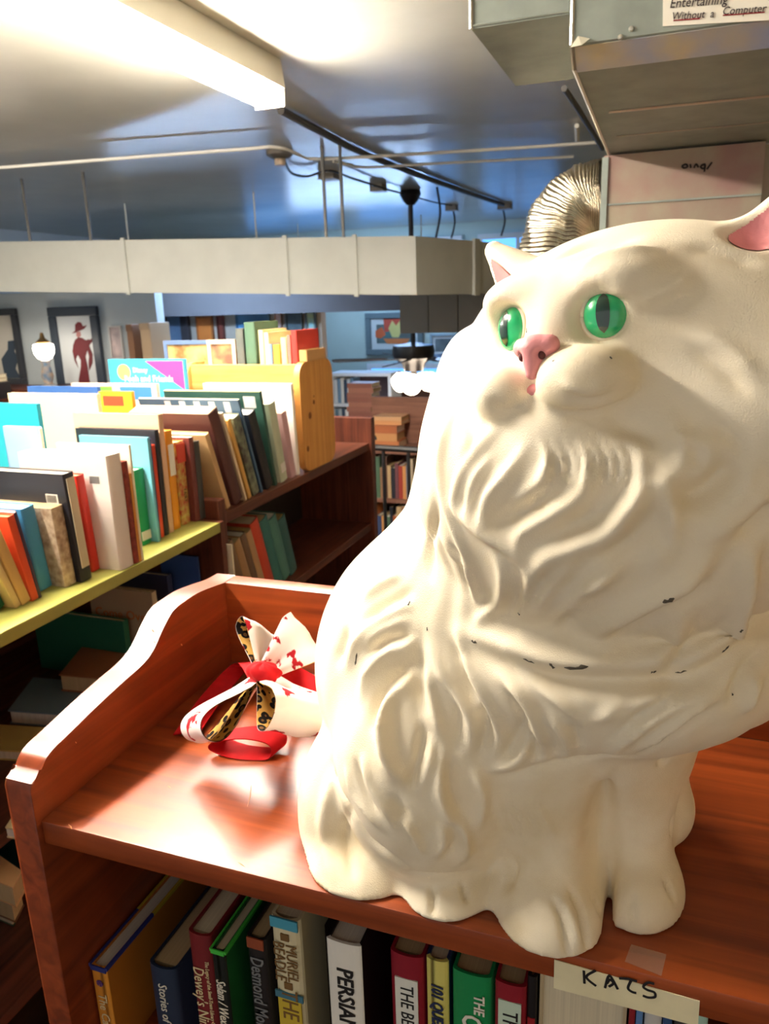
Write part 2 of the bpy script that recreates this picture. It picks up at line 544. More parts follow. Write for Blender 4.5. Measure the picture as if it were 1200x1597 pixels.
# crinkled foil duct behind the statue's head
foil = thing('foil_duct', 'crinkled silver flexible foil duct bending down behind the cat statue', 'duct', at(872, 560, 1, 2.34))
ctr = smooth3([Vector((pl0.x - 0.020, 2.36, at(940, 326, 1, 2.36).z)), at(915, 334, 1, 2.36), at(893, 358, 1, 2.35), at(880, 410, 1, 2.34), at(874, 470, 1, 2.34), at(872, 560, 1, 2.34)], 240)
rad = [0.130 + 0.0022 * math.sin(i * 1.25) for i in range(len(ctr))]
mb = MB().tube(ctr, rad, 96)
for v in mb.bm.verts:
    q = v.co
    v.co = q + Vector((math.sin(q.z * 61 + q.x * 33 + 2 * math.sin(q.y * 40)), math.sin(q.x * 57 + q.z * 41 + 2 * math.sin(q.z * 35)), math.sin(q.y * 66 + q.x * 52 + 2 * math.sin(q.x * 45)))) * 0.0030
child(foil, 'foil_sleeve', mb, mat('silver foil', (150, 142, 124), 0.26, metal=1.0, bump=0.9, bscale=60), 'all')

# ------------------------------------------------------------------ pipes and boxes on the ceiling
M_PIPE = mat('white conduit', (246, 242, 230), 0.45)
M_DARKPIPE = mat('dark grey pipe', (84, 80, 76), 0.5)


def pipe(label, pts, z, r, m, name='conduit'):
    o = MB().tube([at(x_, y_, 2, z) for x_, y_ in resample(pts, 8)], r, 8).build(name, m, None, True)
    return tag(o, label, 'pipe')


pipe('white conduit with an S-bend crossing the ceiling to the large duct', [(-20, 263), (200, 246), (400, 231), (418, 229), (445, 232), (470, 243), (500, 248), (650, 240), (800, 231), (936, 222)], 1.285, 0.0085, M_PIPE)
pipe('second white conduit just below the S-bend conduit on the ceiling', [(520, 252), (548, 257), (570, 261), (700, 254), (895, 244)], 1.285, 0.0075, M_PIPE)
pipe('dark grey pipe running along the ceiling from the strip light to the far end', [(438, 172), (500, 205), (560, 236), (640, 268), (720, 297), (785, 319)], 1.318, 0.018, M_DARKPIPE, 'pipe')
pipe('dark pipe between the spur duct and the plenum box', [(880, 138), (905, 175), (940, 232)], 1.25, 0.012, M_DARKPIPE, 'pipe')
pipe('short white conduit stub above the foil duct', [(900, 196), (901, 222)], 1.325, 0.012, M_PIPE)
M_CABLE = mat('dark cable', (58, 58, 58), 0.6)


def ceiling_box(label, px, py, s=0.05, round_=False):
    p = at(px, py, 2, CEIL)
    r_ = thing('junction_box', label, 'junction box', (p.x, p.y, CEIL - 0.0005))
    if round_:
        child(r_, 'base', MB().lathe([(0.0001, 0), (s, 0), (s, -0.02), (s * 0.7, -0.035), (s * 0.45, -0.04), (0.0001, -0.04)], (p.x, p.y, CEIL), 24), mat('grey box metal', (110, 104, 96), 0.6), True)
        child(r_, 'lamp_holder', MB().lathe([(0.0001, -0.038), (s * 0.45, -0.04), (s * 0.40, -0.075), (0.0001, -0.077)], (p.x, p.y, CEIL), 20), mat('beige porcelain', (196, 176, 150), 0.4), True)
    else:
        child(r_, 'box', MB().box((p.x - s, p.y - s, CEIL - 0.045), (p.x + s, p.y + s, CEIL), bevel=0.004), mat('beige box paint', (150, 142, 130), 0.6))
        child(r_, 'cover_plate', MB().box((p.x - s * 1.08, p.y - s * 1.08, CEIL - 0.049), (p.x + s * 1.08, p.y + s * 1.08, CEIL - 0.045)), mat('beige plate', (166, 158, 146), 0.5))
    return p


ceiling_box('round ceiling lamp holder just past the end of the strip light', 436, 236, 0.075, True)
ceiling_box('square ceiling box with a cable, right of the round lamp holder', 513, 268, 0.055)
ceiling_box('small ceiling box between the square box and the fan mount', 590, 288, 0.05)
ceiling_box('small ceiling box right of the fan rod, beside a hanging wire', 705, 320, 0.05)
ceiling_box('ceiling box at the far end of the dark grey pipe', 788, 318, 0.06)
for lab, pts, rr in (('dark cable looping from the round lamp holder to the fan mount', [(444, 250), (455, 270), (480, 275), (513, 266), (550, 278), (590, 291), (628, 302)], 0.007),
                     ('thin cable running on from the fan mount to the small box', [(650, 308), (680, 316), (705, 320)], 0.006)):
    tag(MB().tube([at(x_, y_, 2, CEIL - 0.03) for x_, y_ in resample(pts, 5)], rr, 6).build('cable', M_CABLE, None, True), lab, 'cable')
for lab, px, y0_, y1_ in (('dark wire hanging from the ceiling right of the fan rod', 682, 292, 372), ('pale wire hanging below the small ceiling box', 706, 322, 372),
                          ('dark curved cable drop at the end of the grey pipe', 784, 322, 368)):
    p = at(px, y0_, 2, CEIL - 0.003)
    p.z = CEIL - 0.003
    q = at(px - 2, y1_, 1, p.y)
    tag(MB().tube(smooth3([p, (p + q) / 2 + Vector((0.03, 0, 0)), q], 12), 0.009, 6).build('hanging_wire', M_CABLE, None, True), lab, 'wire')

# ------------------------------------------------------------------ the white cat statue
def P(px, py, y):
    v = at(px, py, 1, y)
    return np.array((v.x, v.y, v.z))


class Field:
    """a signed distance field on a regular grid, grown primitive by primitive"""

    def __init__(self, lo, hi, h):
        self.lo, self.h = np.array(lo, float), h
        self.n = np.ceil((np.array(hi) - self.lo) / h).astype(int) + 1
        self.d = np.full(self.n, 1.0, np.float32)

    def window(self, c0, c1, pad):
        a = np.clip(np.floor((np.minimum(c0, c1) - pad - self.lo) / self.h).astype(int), 0, self.n - 1)
        b = np.clip(np.ceil((np.maximum(c0, c1) + pad - self.lo) / self.h).astype(int) + 1, 1, self.n)
        g = np.meshgrid(*[self.lo[i] + self.h * np.arange(a[i], b[i]) for i in range(3)], indexing='ij')
        return tuple(slice(a[i], b[i]) for i in range(3)), np.stack(g, -1)

    def blend(self, sl, d, k, cut=False):
        o = self.d[sl]
        if cut:
            d = -d
            h = np.maximum(k - np.abs(o - d), 0) / k
            self.d[sl] = np.maximum(o, d) + h * h * k * 0.25
        else:
            h = np.maximum(k - np.abs(o - d), 0) / k
            self.d[sl] = np.minimum(o, d) - h * h * k * 0.25

    def ell(self, c, r, k=0.02, axes=None, cut=False):
        c, r = np.array(c, float), np.array(r, float)
        sl, g = self.window(c - r.max(), c + r.max(), k + 0.02)
        q = g - c
        if axes is not None:
            q = q @ np.array(axes, float).T
        k0 = np.sqrt(((q / r) ** 2).sum(-1))
        k1 = np.sqrt(((q / (r * r)) ** 2).sum(-1)) + 1e-9
        self.blend(sl, (k0 * (k0 - 1) / k1).astype(np.float32), k, cut)

    def cone(self, a, b, ra, rb, k=0.02, cut=False):
        a, b = np.array(a, float), np.array(b, float)
        sl, g = self.window(np.minimum(a, b) - max(ra, rb), np.maximum(a, b) + max(ra, rb), k + 0.02)
        ab = b - a
        t = np.clip(((g - a) @ ab) / (ab @ ab), 0, 1)
        d = np.linalg.norm(g - a - t[..., None] * ab, axis=-1) - (ra + (rb - ra) * t)
        self.blend(sl, d.astype(np.float32), k, cut)

    def floor(self, z):
        zz = self.lo[2] + self.h * np.arange(self.n[2])
        self.d = np.maximum(self.d, (z - zz)[None, None, :].astype(np.float32))

    def surface(self):
        """naive surface nets: vertices and quads of the zero level"""
        d = self.d
        s = d < 0
        nx, ny, nz = np.array(d.shape) - 1
        cnt = np.zeros((nx, ny, nz), np.int8)
        acc = np.zeros((nx, ny, nz, 3), np.float32)
        offs = [(i, j, k) for i in (0, 1) for j in (0, 1) for k in (0, 1)]
        for a in offs:
            for ax in range(3):
                if a[ax] == 1:
                    continue
                b = list(a)
                b[ax] = 1
                da = d[a[0]:a[0] + nx, a[1]:a[1] + ny, a[2]:a[2] + nz]
                db = d[b[0]:b[0] + nx, b[1]:b[1] + ny, b[2]:b[2] + nz]
                x = (da < 0) != (db < 0)
                idx = np.nonzero(x)
                t = da[idx] / (da[idx] - db[idx])
                p = np.zeros((len(t), 3), np.float32)
                p[:] = a
                p[:, ax] = t
                acc[idx] += p
                cnt[idx] += 1
        act = np.nonzero(cnt)
        ids = np.full((nx, ny, nz), -1, np.int64)
        ids[act] = np.arange(len(act[0]))
        V = (np.stack(act, -1) + acc[act] / cnt[act][:, None]) * self.h + self.lo
        F = []
        for ax in range(3):
            u, v = (ax + 1) % 3, (ax + 2) % 3
            sa = [slice(0, -1) if i == ax else slice(None) for i in range(3)]
            sb = [slice(1, None) if i == ax else slice(None) for i in range(3)]
            x = s[tuple(sa)] != s[tuple(sb)]
            ii = np.stack(np.nonzero(x), -1)
            ok = (ii[:, u] > 0) & (ii[:, v] > 0) & (ii[:, u] < d.shape[u] - 1) & (ii[:, v] < d.shape[v] - 1)
            ii = ii[ok]
            ins = s[tuple(ii.T)]
            q = []
            for du, dv in ((0, 0), (-1, 0), (-1, -1), (0, -1)):
                jj = ii.copy()
                jj[:, u] += du
                jj[:, v] += dv
                q.append(ids[tuple(jj.T)])
            q = np.stack(q, -1)
            q[~ins] = q[~ins][:, ::-1]
            F.append(q)
        return V, np.concatenate(F)


# head frame: the statue looks to the viewer's left, head tipped a little
HF = np.array((-0.44, -0.89, 0.08))
HF /= np.linalg.norm(HF)
HR = np.array((0.89, -0.44, 0.13))
HR = HR - HF * (HR @ HF)
HR /= np.linalg.norm(HR)
HU = np.cross(HR, -HF)
HU = HU if HU[2] > 0 else -HU
HEAD = (HR, HF, HU)
HC = np.array((-0.028, 0.605, 0.461))


def hp(r, f, u):
    return HC + HR * r + HF * f + HU * u


STEP = 0.0026
F = Field((-0.36, 0.40, -0.01), (0.20, 0.87, 0.66), STEP)
# torso, back and rump
F.ell((-0.085, 0.660, 0.230), (0.152, 0.135, 0.190), 0.03)
F.ell((-0.142, 0.665, 0.150), (0.178, 0.140, 0.170), 0.03)
F.ell((-0.080, 0.690, 0.110), (0.115, 0.115, 0.115), 0.03)
# near haunch and thigh locks
F.ell(P(672, 1190, 0.580), (0.088, 0.080, 0.110), 0.015)
F.ell((-0.004, 0.700, 0.085), (0.044, 0.065, 0.085), 0.022)
# tail wrapped round the near side
F.ell(P(560, 1255, 0.610), (0.058, 0.070, 0.100), 0.012)
F.ell(P(578, 1365, 0.565), (0.066, 0.070, 0.054), 0.014)
# hind paws
F.ell(P(702, 1385, 0.556), (0.046, 0.055, 0.034), 0.010)
F.ell((0.019, 0.676, 0.032), (0.028, 0.045, 0.030), 0.012)
# forelegs and paws
F.cone(P(855, 1150, 0.590), P(866, 1390, 0.572), 0.050, 0.038, 0.018)
F.ell(P(864, 1402, 0.562), (0.051, 0.066, 0.048), 0.016)
F.cone(P(985, 1150, 0.625), P(984, 1360, 0.612), 0.042, 0.031, 0.014)
F.ell(P(995, 1385, 0.597), (0.039, 0.055, 0.038), 0.014)
# hollows between the legs
F.ell(P(940, 1300, 0.560), (0.010, 0.030, 0.050), 0.020, cut=True)
F.ell(P(949, 1410, 0.550), (0.0035, 0.030, 0.040), 0.008, cut=True)
# apron of chest fur over the legs, then the big upper ruff
F.ell((-0.050, 0.612, 0.225), (0.135, 0.110, 0.090), 0.008)
F.ell((-0.015, 0.610, 0.235), (0.125, 0.105, 0.080), 0.020)
F.ell((-0.034, 0.598, 0.362), (0.156, 0.132, 0.118), 0.006)
F.ell((-0.060, 0.625, 0.320), (0.122, 0.110, 0.170), 0.02)
# skull and cheeks
F.ell(HC, (0.135, 0.100, 0.086), 0.03, HEAD)
F.ell(P(738, 612, 0.665), (0.030, 0.055, 0.055), 0.03)
F.ell(P(720, 720, 0.660), (0.034, 0.050, 0.060), 0.03)
F.ell(hp(-0.080, -0.004, -0.040), (0.080, 0.074, 0.070), 0.03, HEAD)
F.ell(hp(0.095, 0.000, -0.045), (0.090, 0.080, 0.070), 0.03, HEAD)
# brow, nose bridge, muzzle puffs, chin
F.ell(hp(-0.036, 0.080, 0.036), (0.030, 0.026, 0.016), 0.02, HEAD)
F.ell(hp(0.036, 0.080, 0.036), (0.030, 0.026, 0.016), 0.02, HEAD)
F.cone(hp(0.0, 0.082, 0.030), hp(0.0, 0.108, -0.010), 0.016, 0.013, 0.025)
F.ell(hp(-0.028, 0.109, -0.030), (0.025, 0.029, 0.0215), 0.007, HEAD)
F.ell(hp(0.027, 0.108, -0.0245), (0.031, 0.030, 0.0225), 0.008, HEAD)
F.ell(hp(0.004, 0.101, -0.054), (0.027, 0.026, 0.017), 0.015, HEAD)
# eye sockets
for sgn in (-1, 1):
    F.ell(hp(-0.037 if sgn < 0 else 0.034, 0.103, 0.0155), (0.0165, 0.014, 0.0165), 0.006, HEAD, cut=True)
# ears
EARS = []
for sgn, br_, tr, tu in ((-1, 0.084, 0.126, 0.094), (1, 0.098, 0.150, 0.108)):
    F.cone(hp(br_ * sgn, -0.008, 0.046), hp(tr * sgn, -0.004, tu), 0.036, 0.009, 0.014)
    if sgn < 0:
        EARS.append((hp(-br_ - 0.028, 0.020, 0.056), hp(-tr - 0.007, 0.007, tu - 0.002), 0.022, 0.006))
    else:
        EARS.append((hp(br_ + 0.006, 0.033, 0.071), hp(tr + 0.002, 0.013, tu - 0.001), 0.0250, 0.007))
uncut = F.d.copy()
for a_, b_, ra_, rb_ in EARS:
    F.cone(a_, b_, ra_, rb_, 0.004, cut=True)
F.floor(0.0005)
cat_V, cat_F = F.surface()

base_tree = BVHTree.FromPolygons(cat_V.tolist(), cat_F.tolist())


def vertex_normals(V, Q):
    n = np.zeros_like(V)
    fn = np.cross(V[Q[:, 2]] - V[Q[:, 0]], V[Q[:, 3]] - V[Q[:, 1]])
    for k in range(4):
        np.add.at(n, Q[:, k], fn)
    return n / (np.linalg.norm(n, axis=1)[:, None] + 1e-12)


def on_statue(px, py):
    hit = base_tree.ray_cast(EYE, ray(px, py).normalized())
    return hit[0], hit[1]


# carved locks of fur: (height in mm, half width in mm, path)
LOCKS = []


def L(amp, w, *pts):
    LOCKS.append((amp, w, pts))


# ruff, near side
L(3, 6, (715, 605), (697, 675), (688, 730), (700, 790), (722, 850), (740, 912))
L(4, 7, (780, 662), (740, 712), (718, 762), (720, 795), (757, 830), (790, 850), (812, 882), (815, 920), (795, 962))
L(3.5, 6, (820, 700), (795, 740), (765, 775), (760, 812), (778, 840))
L(3, 5, (765, 715), (742, 755), (738, 797), (760, 828))
L(3, 5, (855, 707), (852, 735), (830, 765), (800, 790))
L(4, 7, (912, 700), (917, 755), (890, 787), (835, 815), (812, 837), (820, 880))
L(5, 8, (1022, 700), (1020, 750), (1000, 780), (950, 832), (900, 850), (855, 870), (830, 912), (815, 960))
L(3.5, 6, (775, 865), (787, 895), (780, 937), (745, 970))
L(3, 6, (690, 840), (712, 868), (735, 900), (747, 945))
L(3, 6, (975, 870), (940, 897), (905, 925), (872, 970))
L(3, 6, (900, 870), (880, 890), (855, 920), (837, 955))
L(-6, 9, (785, 812), (815, 797), (848, 780))
L(-3.5, 5, (800, 862), (815, 897), (806, 937), (788, 962))
L(-3, 5, (704, 850), (725, 887), (735, 915))
L(-3.5, 6, (680, 785), (671, 850), (672, 900))
L(-4, 7, (935, 795), (905, 817), (868, 838))
L(-3.5, 6, (925, 910), (900, 945), (875, 990))
L(-3, 5, (860, 890), (840, 915), (825, 950))
# ruff, front
L(5, 8, (1035, 640), (1060, 682), (1062, 720), (1042, 755), (1045, 800), (1032, 850), (1025, 880))
L(4, 7, (1060, 682), (1100, 695), (1102, 728), (1062, 755))
L(4, 9, (1117, 677), (1160, 730), (1142, 775), (1100, 815))
L(4, 8, (1205, 750), (1150, 808), (1100, 835))
L(5, 9, (1172, 850), (1173, 912), (1152, 965), (1125, 1000))
L(6, 12, (1105, 855), (1095, 895), (1030, 935), (965, 965), (930, 1005))
L(3.5, 6, (997, 690), (997, 750), (985, 782), (950, 822))
L(3.5, 7, (955, 890), (915, 925), (895, 965))
L(5, 9, (1062, 965), (1040, 1015), (1005, 1040))
L(5, 9, (1150, 965), (1120, 1005), (1065, 1040))
L(-7, 10, (1062, 778), (1105, 765), (1132, 735), (1135, 715))
L(-4, 6, (1030, 800), (1031, 850))
L(-4, 7, (950, 865), (985, 845), (1012, 812))
L(-6, 9, (955, 990), (1020, 955), (1090, 920), (1128, 870))
L(-4, 6, (1155, 832), (1205, 790))
L(-4, 7, (1188, 862), (1185, 925), (1165, 975))
L(-4, 6, (1070, 1005), (1045, 1045))
L(-3.5, 7, (960, 660), (1000, 672), (1017, 690))
L(-3, 6, (1115, 660), (1150, 690), (1165, 730))
# under the mouth
for k in range(7):
    x = 845 + k * 19
    L(2.2, 4, (x, 690), (x + 14, 715), (x + 12, 745), (x - 6, 768))
    L(-1.8, 3.5, (x + 9, 690), (x + 23, 715), (x + 21, 748), (x + 4, 772))
# step at the foot of the upper ruff
L(-7, 10, (745, 1018), (800, 1042), (850, 1058), (905, 1064), (960, 1066), (1010, 1064), (1060, 1060), (1110, 1040), (1150, 1008), (1190, 960))
L(4, 9, (725, 985), (790, 1008), (850, 1030), (905, 1038), (960, 1040), (1005, 1040))
# apron
L(4, 7, (715, 982), (722, 1025), (752, 1075), (775, 1120), (780, 1150), (765, 1185))
L(4, 7, (672, 1012), (702, 1070), (732, 1112), (737, 1150), (727, 1180))
L(3, 5, (790, 1025), (827, 1060), (877, 1097), (915, 1130))
L(4, 6, (780, 1050), (823, 1097), (846, 1150), (848, 1187))
L(3, 6, (860, 1118), (885, 1157), (880, 1180))
L(3.5, 6, (665, 1040), (680, 1112), (690, 1155))
L(4, 6, (770, 1198), (808, 1183), (826, 1150))
L(-4, 7, (705, 1000), (725, 1052), (742, 1092))
L(-3.5, 5, (800, 1085), (815, 1132), (790, 1180))
L(-3.5, 4, (834, 1145), (840, 1178))
L(-3, 5, (897, 1135), (903, 1162))
L(-3, 5, (690, 1060), (715, 1110), (712, 1160))
L(-3.5, 5, (755, 1095), (760, 1140), (748, 1175))
L(-4, 5, (962, 1150), (1000, 1120), (1050, 1092), (1105, 1062))
L(-4, 5, (998, 1178), (1040, 1150), (1112, 1100))
L(-4, 5, (1032, 1190), (1062, 1166), (1137, 1135))
L(-3, 5, (955, 1112), (1012, 1080), (1075, 1068))
L(4, 6, (957, 1172), (1000, 1132), (1055, 1097), (1110, 1075))
L(4, 6, (1000, 1172), (1062, 1125), (1118, 1085))
L(3.5, 6, (930, 1125), (975, 1100), (1040, 1078))
L(-4, 6, (1140, 1095), (1165, 1045), (1195, 1010))
L(3.5, 6, (1165, 1105), (1180, 1060))
L(-2.5, 4, (770, 1212), (815, 1205), (865, 1190), (940, 1180), (1000, 1182))
# shoulder and back, near side
L(4, 7, (640, 943), (590, 972), (560, 1000), (543, 1035))
L(3, 6, (637, 966), (600, 985), (572, 1005))
L(4.5, 7, (640, 1003), (602, 1020), (577, 1050), (567, 1085))
L(-5, 7, (645, 1033), (614, 1060), (592, 1092), (583, 1135))
L(5, 8, (644, 1057), (612, 1085), (601, 1130), (604, 1180), (613, 1215))
L(3, 7, (630, 895), (600, 908), (570, 930))
L(-3, 7, (540, 985), (527, 1030))
L(-3.5, 6, (640, 925), (600, 945), (570, 968))
L(-3.5, 6, (640, 990), (600, 1003), (575, 1022))
L(-4, 8, (655, 990), (652, 1050), (660, 1110), (676, 1160), (684, 1195))
# thigh
L(4, 6, (607, 1097), (602, 1138), (613, 1190), (637, 1230))
L(-5, 6, (662, 1140), (653, 1190), (637, 1228))
L(4, 7, (648, 1085), (662, 1110), (672, 1150), (668, 1190), (655, 1225))
L(4.5, 6, (693, 1160), (687, 1226), (698, 1267), (721, 1296), (727, 1328), (710, 1350))
L(3, 5, (567, 1182), (578, 1220), (602, 1260), (616, 1290))
L(2.5, 4, (540, 1200), (555, 1243), (596, 1292))
L(2.5, 4, (631, 1281), (651, 1310), (658, 1330))
L(3, 5, (689, 1287), (692, 1313), (678, 1335))
L(-3.5, 5, (706, 1280), (714, 1313), (698, 1332))
L(-4, 6, (703, 1190), (705, 1235), (722, 1270))
L(-3, 5, (615, 1245), (632, 1275))
L(-2.5, 4, (555, 1190), (567, 1235), (590, 1270))
L(-4, 5, (517, 1190), (535, 1243), (572, 1305), (610, 1337), (640, 1357))
L(-3, 4, (632, 1362), (690, 1366), (745, 1360))
L(4, 7, (740, 1200), (752, 1240), (745, 1290))
for k in range(5):
    x = 772 + 16 * k
    L(1.6, 4, (x, 1235 + 4 * k), (x + 14, 1275), (x + 30, 1305))
# tail
L(3, 8, (520, 1210), (505, 1290), (520, 1370))
L(-2.5, 6, (545, 1260), (540, 1310), (552, 1370))
# toes
L(-4, 3.2, (672, 1382), (675, 1402), (674, 1428))
L(-3, 3, (722, 1380), (728, 1405))
L(-4, 3, (862, 1402), (878, 1438), (886, 1492))
L(-4, 3, (888, 1385), (906, 1421), (918, 1488))
L(-3.5, 3, (925, 1396), (940, 1430), (945, 1458))
L(2.5, 5, (874, 1400), (893, 1438), (903, 1480))
L(-3.5, 3, (1040, 1374), (1052, 1404))
L(-2, 3, (985, 1395), (990, 1448))
L(-3, 3, (1050, 1275), (1048, 1300))
# leg hollow
L(-4, 8, (800, 1345), (792, 1380))
# face
L(-2.5, 4, (833, 580), (830, 600), (824, 612))
L(-3, 5, (862, 640), (905, 650), (950, 640), (985, 622))
L(-2.5, 5, (770, 628), (785, 642), (812, 636))
L(2.5, 6, (990, 470), (1040, 455), (1080, 430))
L(2, 6, (905, 462), (945, 450), (985, 458))
L(-2, 6, (1080, 540), (1125, 570), (1165, 610))
L(2, 7, (1085, 520), (1135, 545), (1180, 590))
L(-2, 7, (880, 400), (920, 380), (990, 372))
L(2, 7, (900, 420), (950, 398), (1020, 388))
L(-2, 7, (1080, 385), (1120, 390), (1180, 410))
L(2, 5, (880, 600), (915, 612), (950, 606))
L(-2, 3, (885, 612), (918, 622), (955, 614))
L(2, 6, (700, 590), (693, 640), (680, 700))
L(-2, 5, (720, 640), (735, 680), (722, 720))


cat_N = vertex_normals(cat_V, cat_F)
kd = KDTree(len(cat_V))
for i, v in enumerate(cat_V):
    kd.insert(v, i)
kd.balance()
disp = np.zeros(len(cat_V))
covered = np.zeros(len(cat_V))
for amp, w, pts in LOCKS:
    w *= 0.00088
    path = []
    for q in resample(pts):
        hit, nor = on_statue(*q)
        if hit is not None and (not path or (hit - path[-1]).length < 0.03):
            path.append(hit)
    best = {}
    n = len(path)
    for i, p in enumerate(path):
        t = (i + 0.5) / n
        taper = min(1.0, 3.2 * t + 0.15, 3.2 * (1 - t) + 0.15)
        for co, idx, dist in kd.find_range(p, 2.4 * w):
            val = taper * math.exp(-(dist / w) ** 2)
            if val > best.get(idx, 0):
                best[idx] = val
    for idx, val in best.items():
        disp[idx] += amp * 0.00165 * val
        covered[idx] = max(covered[idx], val)

# the far side and back carry the same kind of waves, carved freely
x, y, z = cat_V.T
ang = np.arctan2(y - 0.64, x + 0.07)
wave = np.sin(ang * 26 + 1.6 * np.sin(z * 34) + 0.9 * np.sin(z * 71 + ang * 3)) * 0.6 + \
    0.4 * np.sin(ang * 41 + 2.2 * np.sin(z * 27 + 1.0))
body_mask = np.clip((z - 0.05) / 0.05, 0, 1) * np.clip((0.43 - z) / 0.05, 0, 1)
leg_mask = np.where((z < 0.165) & (x > -0.135), 0.0, 1.0)
hidden = np.clip((y - 0.66) / 0.05, 0, 1) + np.clip((x - 0.07) / 0.03, 0, 1)
wav_amp = 0.0007 + 0.0016 * np.clip(hidden, 0, 1)
disp += wave * wav_amp * body_mask * leg_mask * (1 - np.clip(covered * 1.3, 0, 1))
low = np.clip(z / 0.006, 0, 1)
cat_V = cat_V + cat_N * (disp * low)[:, None]
cat_V[:, 2] = np.maximum(cat_V[:, 2], 0.0005)

M_CAT = mat('cream painted concrete', (247, 234, 208), 0.62, spec=0.25, bump=0.30, bscale=1000.0)
_nt = M_CAT.node_tree
_b = _nt.nodes['Principled BSDF']
# worn yellowish paint near the feet and soft grime, by where it sits on the statue
_tc = _nt.nodes.new('ShaderNodeTexCoord')
_sp = _nt.nodes.new('ShaderNodeSeparateXYZ')
_nt.links.new(_tc.outputs['Object'], _sp.inputs[0])
_n = _nt.nodes.new('ShaderNodeTexNoise')
_n.inputs['Scale'].default_value = 16
_n.inputs['Detail'].default_value = 6
_nt.links.new(_tc.outputs['Object'], _n.inputs['Vector'])
_mr = _nt.nodes.new('ShaderNodeMapRange')
_mr.inputs[1].default_value = 0.48
_mr.inputs[2].default_value = 0.70
_mr.inputs[4].default_value = 0.55
_nt.links.new(_n.outputs['Fac'], _mr.inputs[0])
_zr = _nt.nodes.new('ShaderNodeMapRange')
_zr.inputs[1].default_value = 0.17
_zr.inputs[2].default_value = 0.05
_zr.inputs[3].default_value = 0.35
_zr.inputs[4].default_value = 1.0
_nt.links.new(_sp.outputs['Z'], _zr.inputs[0])
_mu = _nt.nodes.new('ShaderNodeMath')
_mu.operation = 'MULTIPLY'
_nt.links.new(_mr.outputs[0], _mu.inputs[0])
_nt.links.new(_zr.outputs[0], _mu.inputs[1])
_mx = _nt.nodes.new('ShaderNodeMix')
_mx.data_type = 'RGBA'
_mx.inputs['A'].default_value = (*lin((247, 234, 208)), 1)
_mx.inputs['B'].default_value = (*lin((220, 196, 146)), 1)
_nt.links.new(_mu.outputs[0], _mx.inputs['Factor'])
_nt.links.new(_mx.outputs['Result'], _b.inputs['Base Color'])
M_PINK = mat('pink paint', (238, 158, 160), 0.5, spec=0.35, noise=0.12, scale=40, bump=0.2, bscale=400)
M_CHIP = mat('grey concrete under chipped paint', (92, 84, 72), 0.9)

statue = thing('cat_statue', 'large cream painted long-haired cat statue with green eyes, sitting on the bookcase top', 'statue', (0, 0, 0))


def np_mesh(name, V, Fc, material, parent):
    me = bpy.data.meshes.new(name)
    me.from_pydata(np.asarray(V).tolist(), [], np.asarray(Fc).tolist())
    me.polygons.foreach_set('use_smooth', [True] * len(me.polygons))
    me.materials.append(material)
    o = bpy.data.objects.new(name, me)
    COL.objects.link(o)
    o.parent = parent
    return o


np_mesh('body', cat_V, cat_F, M_CAT, statue)


def field_at(f, p):
    q = (np.asarray(p) - F.lo) / F.h
    i = np.clip(np.floor(q).astype(int), 0, F.n - 2)
    t = q - i
    out = np.zeros(len(q))
    for a in (0, 1):
        for b in (0, 1):
            for c in (0, 1):
                w = (t[:, 0] if a else 1 - t[:, 0]) * (t[:, 1] if b else 1 - t[:, 1]) * (t[:, 2] if c else 1 - t[:, 2])
                out += w * f[i[:, 0] + a, i[:, 1] + b, i[:, 2] + c]
    return out


# pink lining of the ears
for a_, b_, ra_, rb_ in EARS:
    EF = Field(np.minimum(a_, b_) - 0.04, np.maximum(a_, b_) + 0.04, 0.0011)
    EF.cone(a_, b_, ra_ - 0.0008, rb_ - 0.0008, 0.001)
    ev, ef = EF.surface()
    keep = field_at(uncut, ev[ef].mean(1)) < -0.0032
    used, inv = np.unique(ef[keep], return_inverse=True)
    np_mesh('inner_ear', ev[used], inv.reshape(-1, 4), M_PINK, statue)['label'] = 'pink inner ear'

stat_tree = BVHTree.FromPolygons(cat_V.tolist(), cat_F.tolist())


def on_cat(px, py):
    hit = stat_tree.ray_cast(EYE, ray(px, py).normalized())
    return hit[0], hit[1]


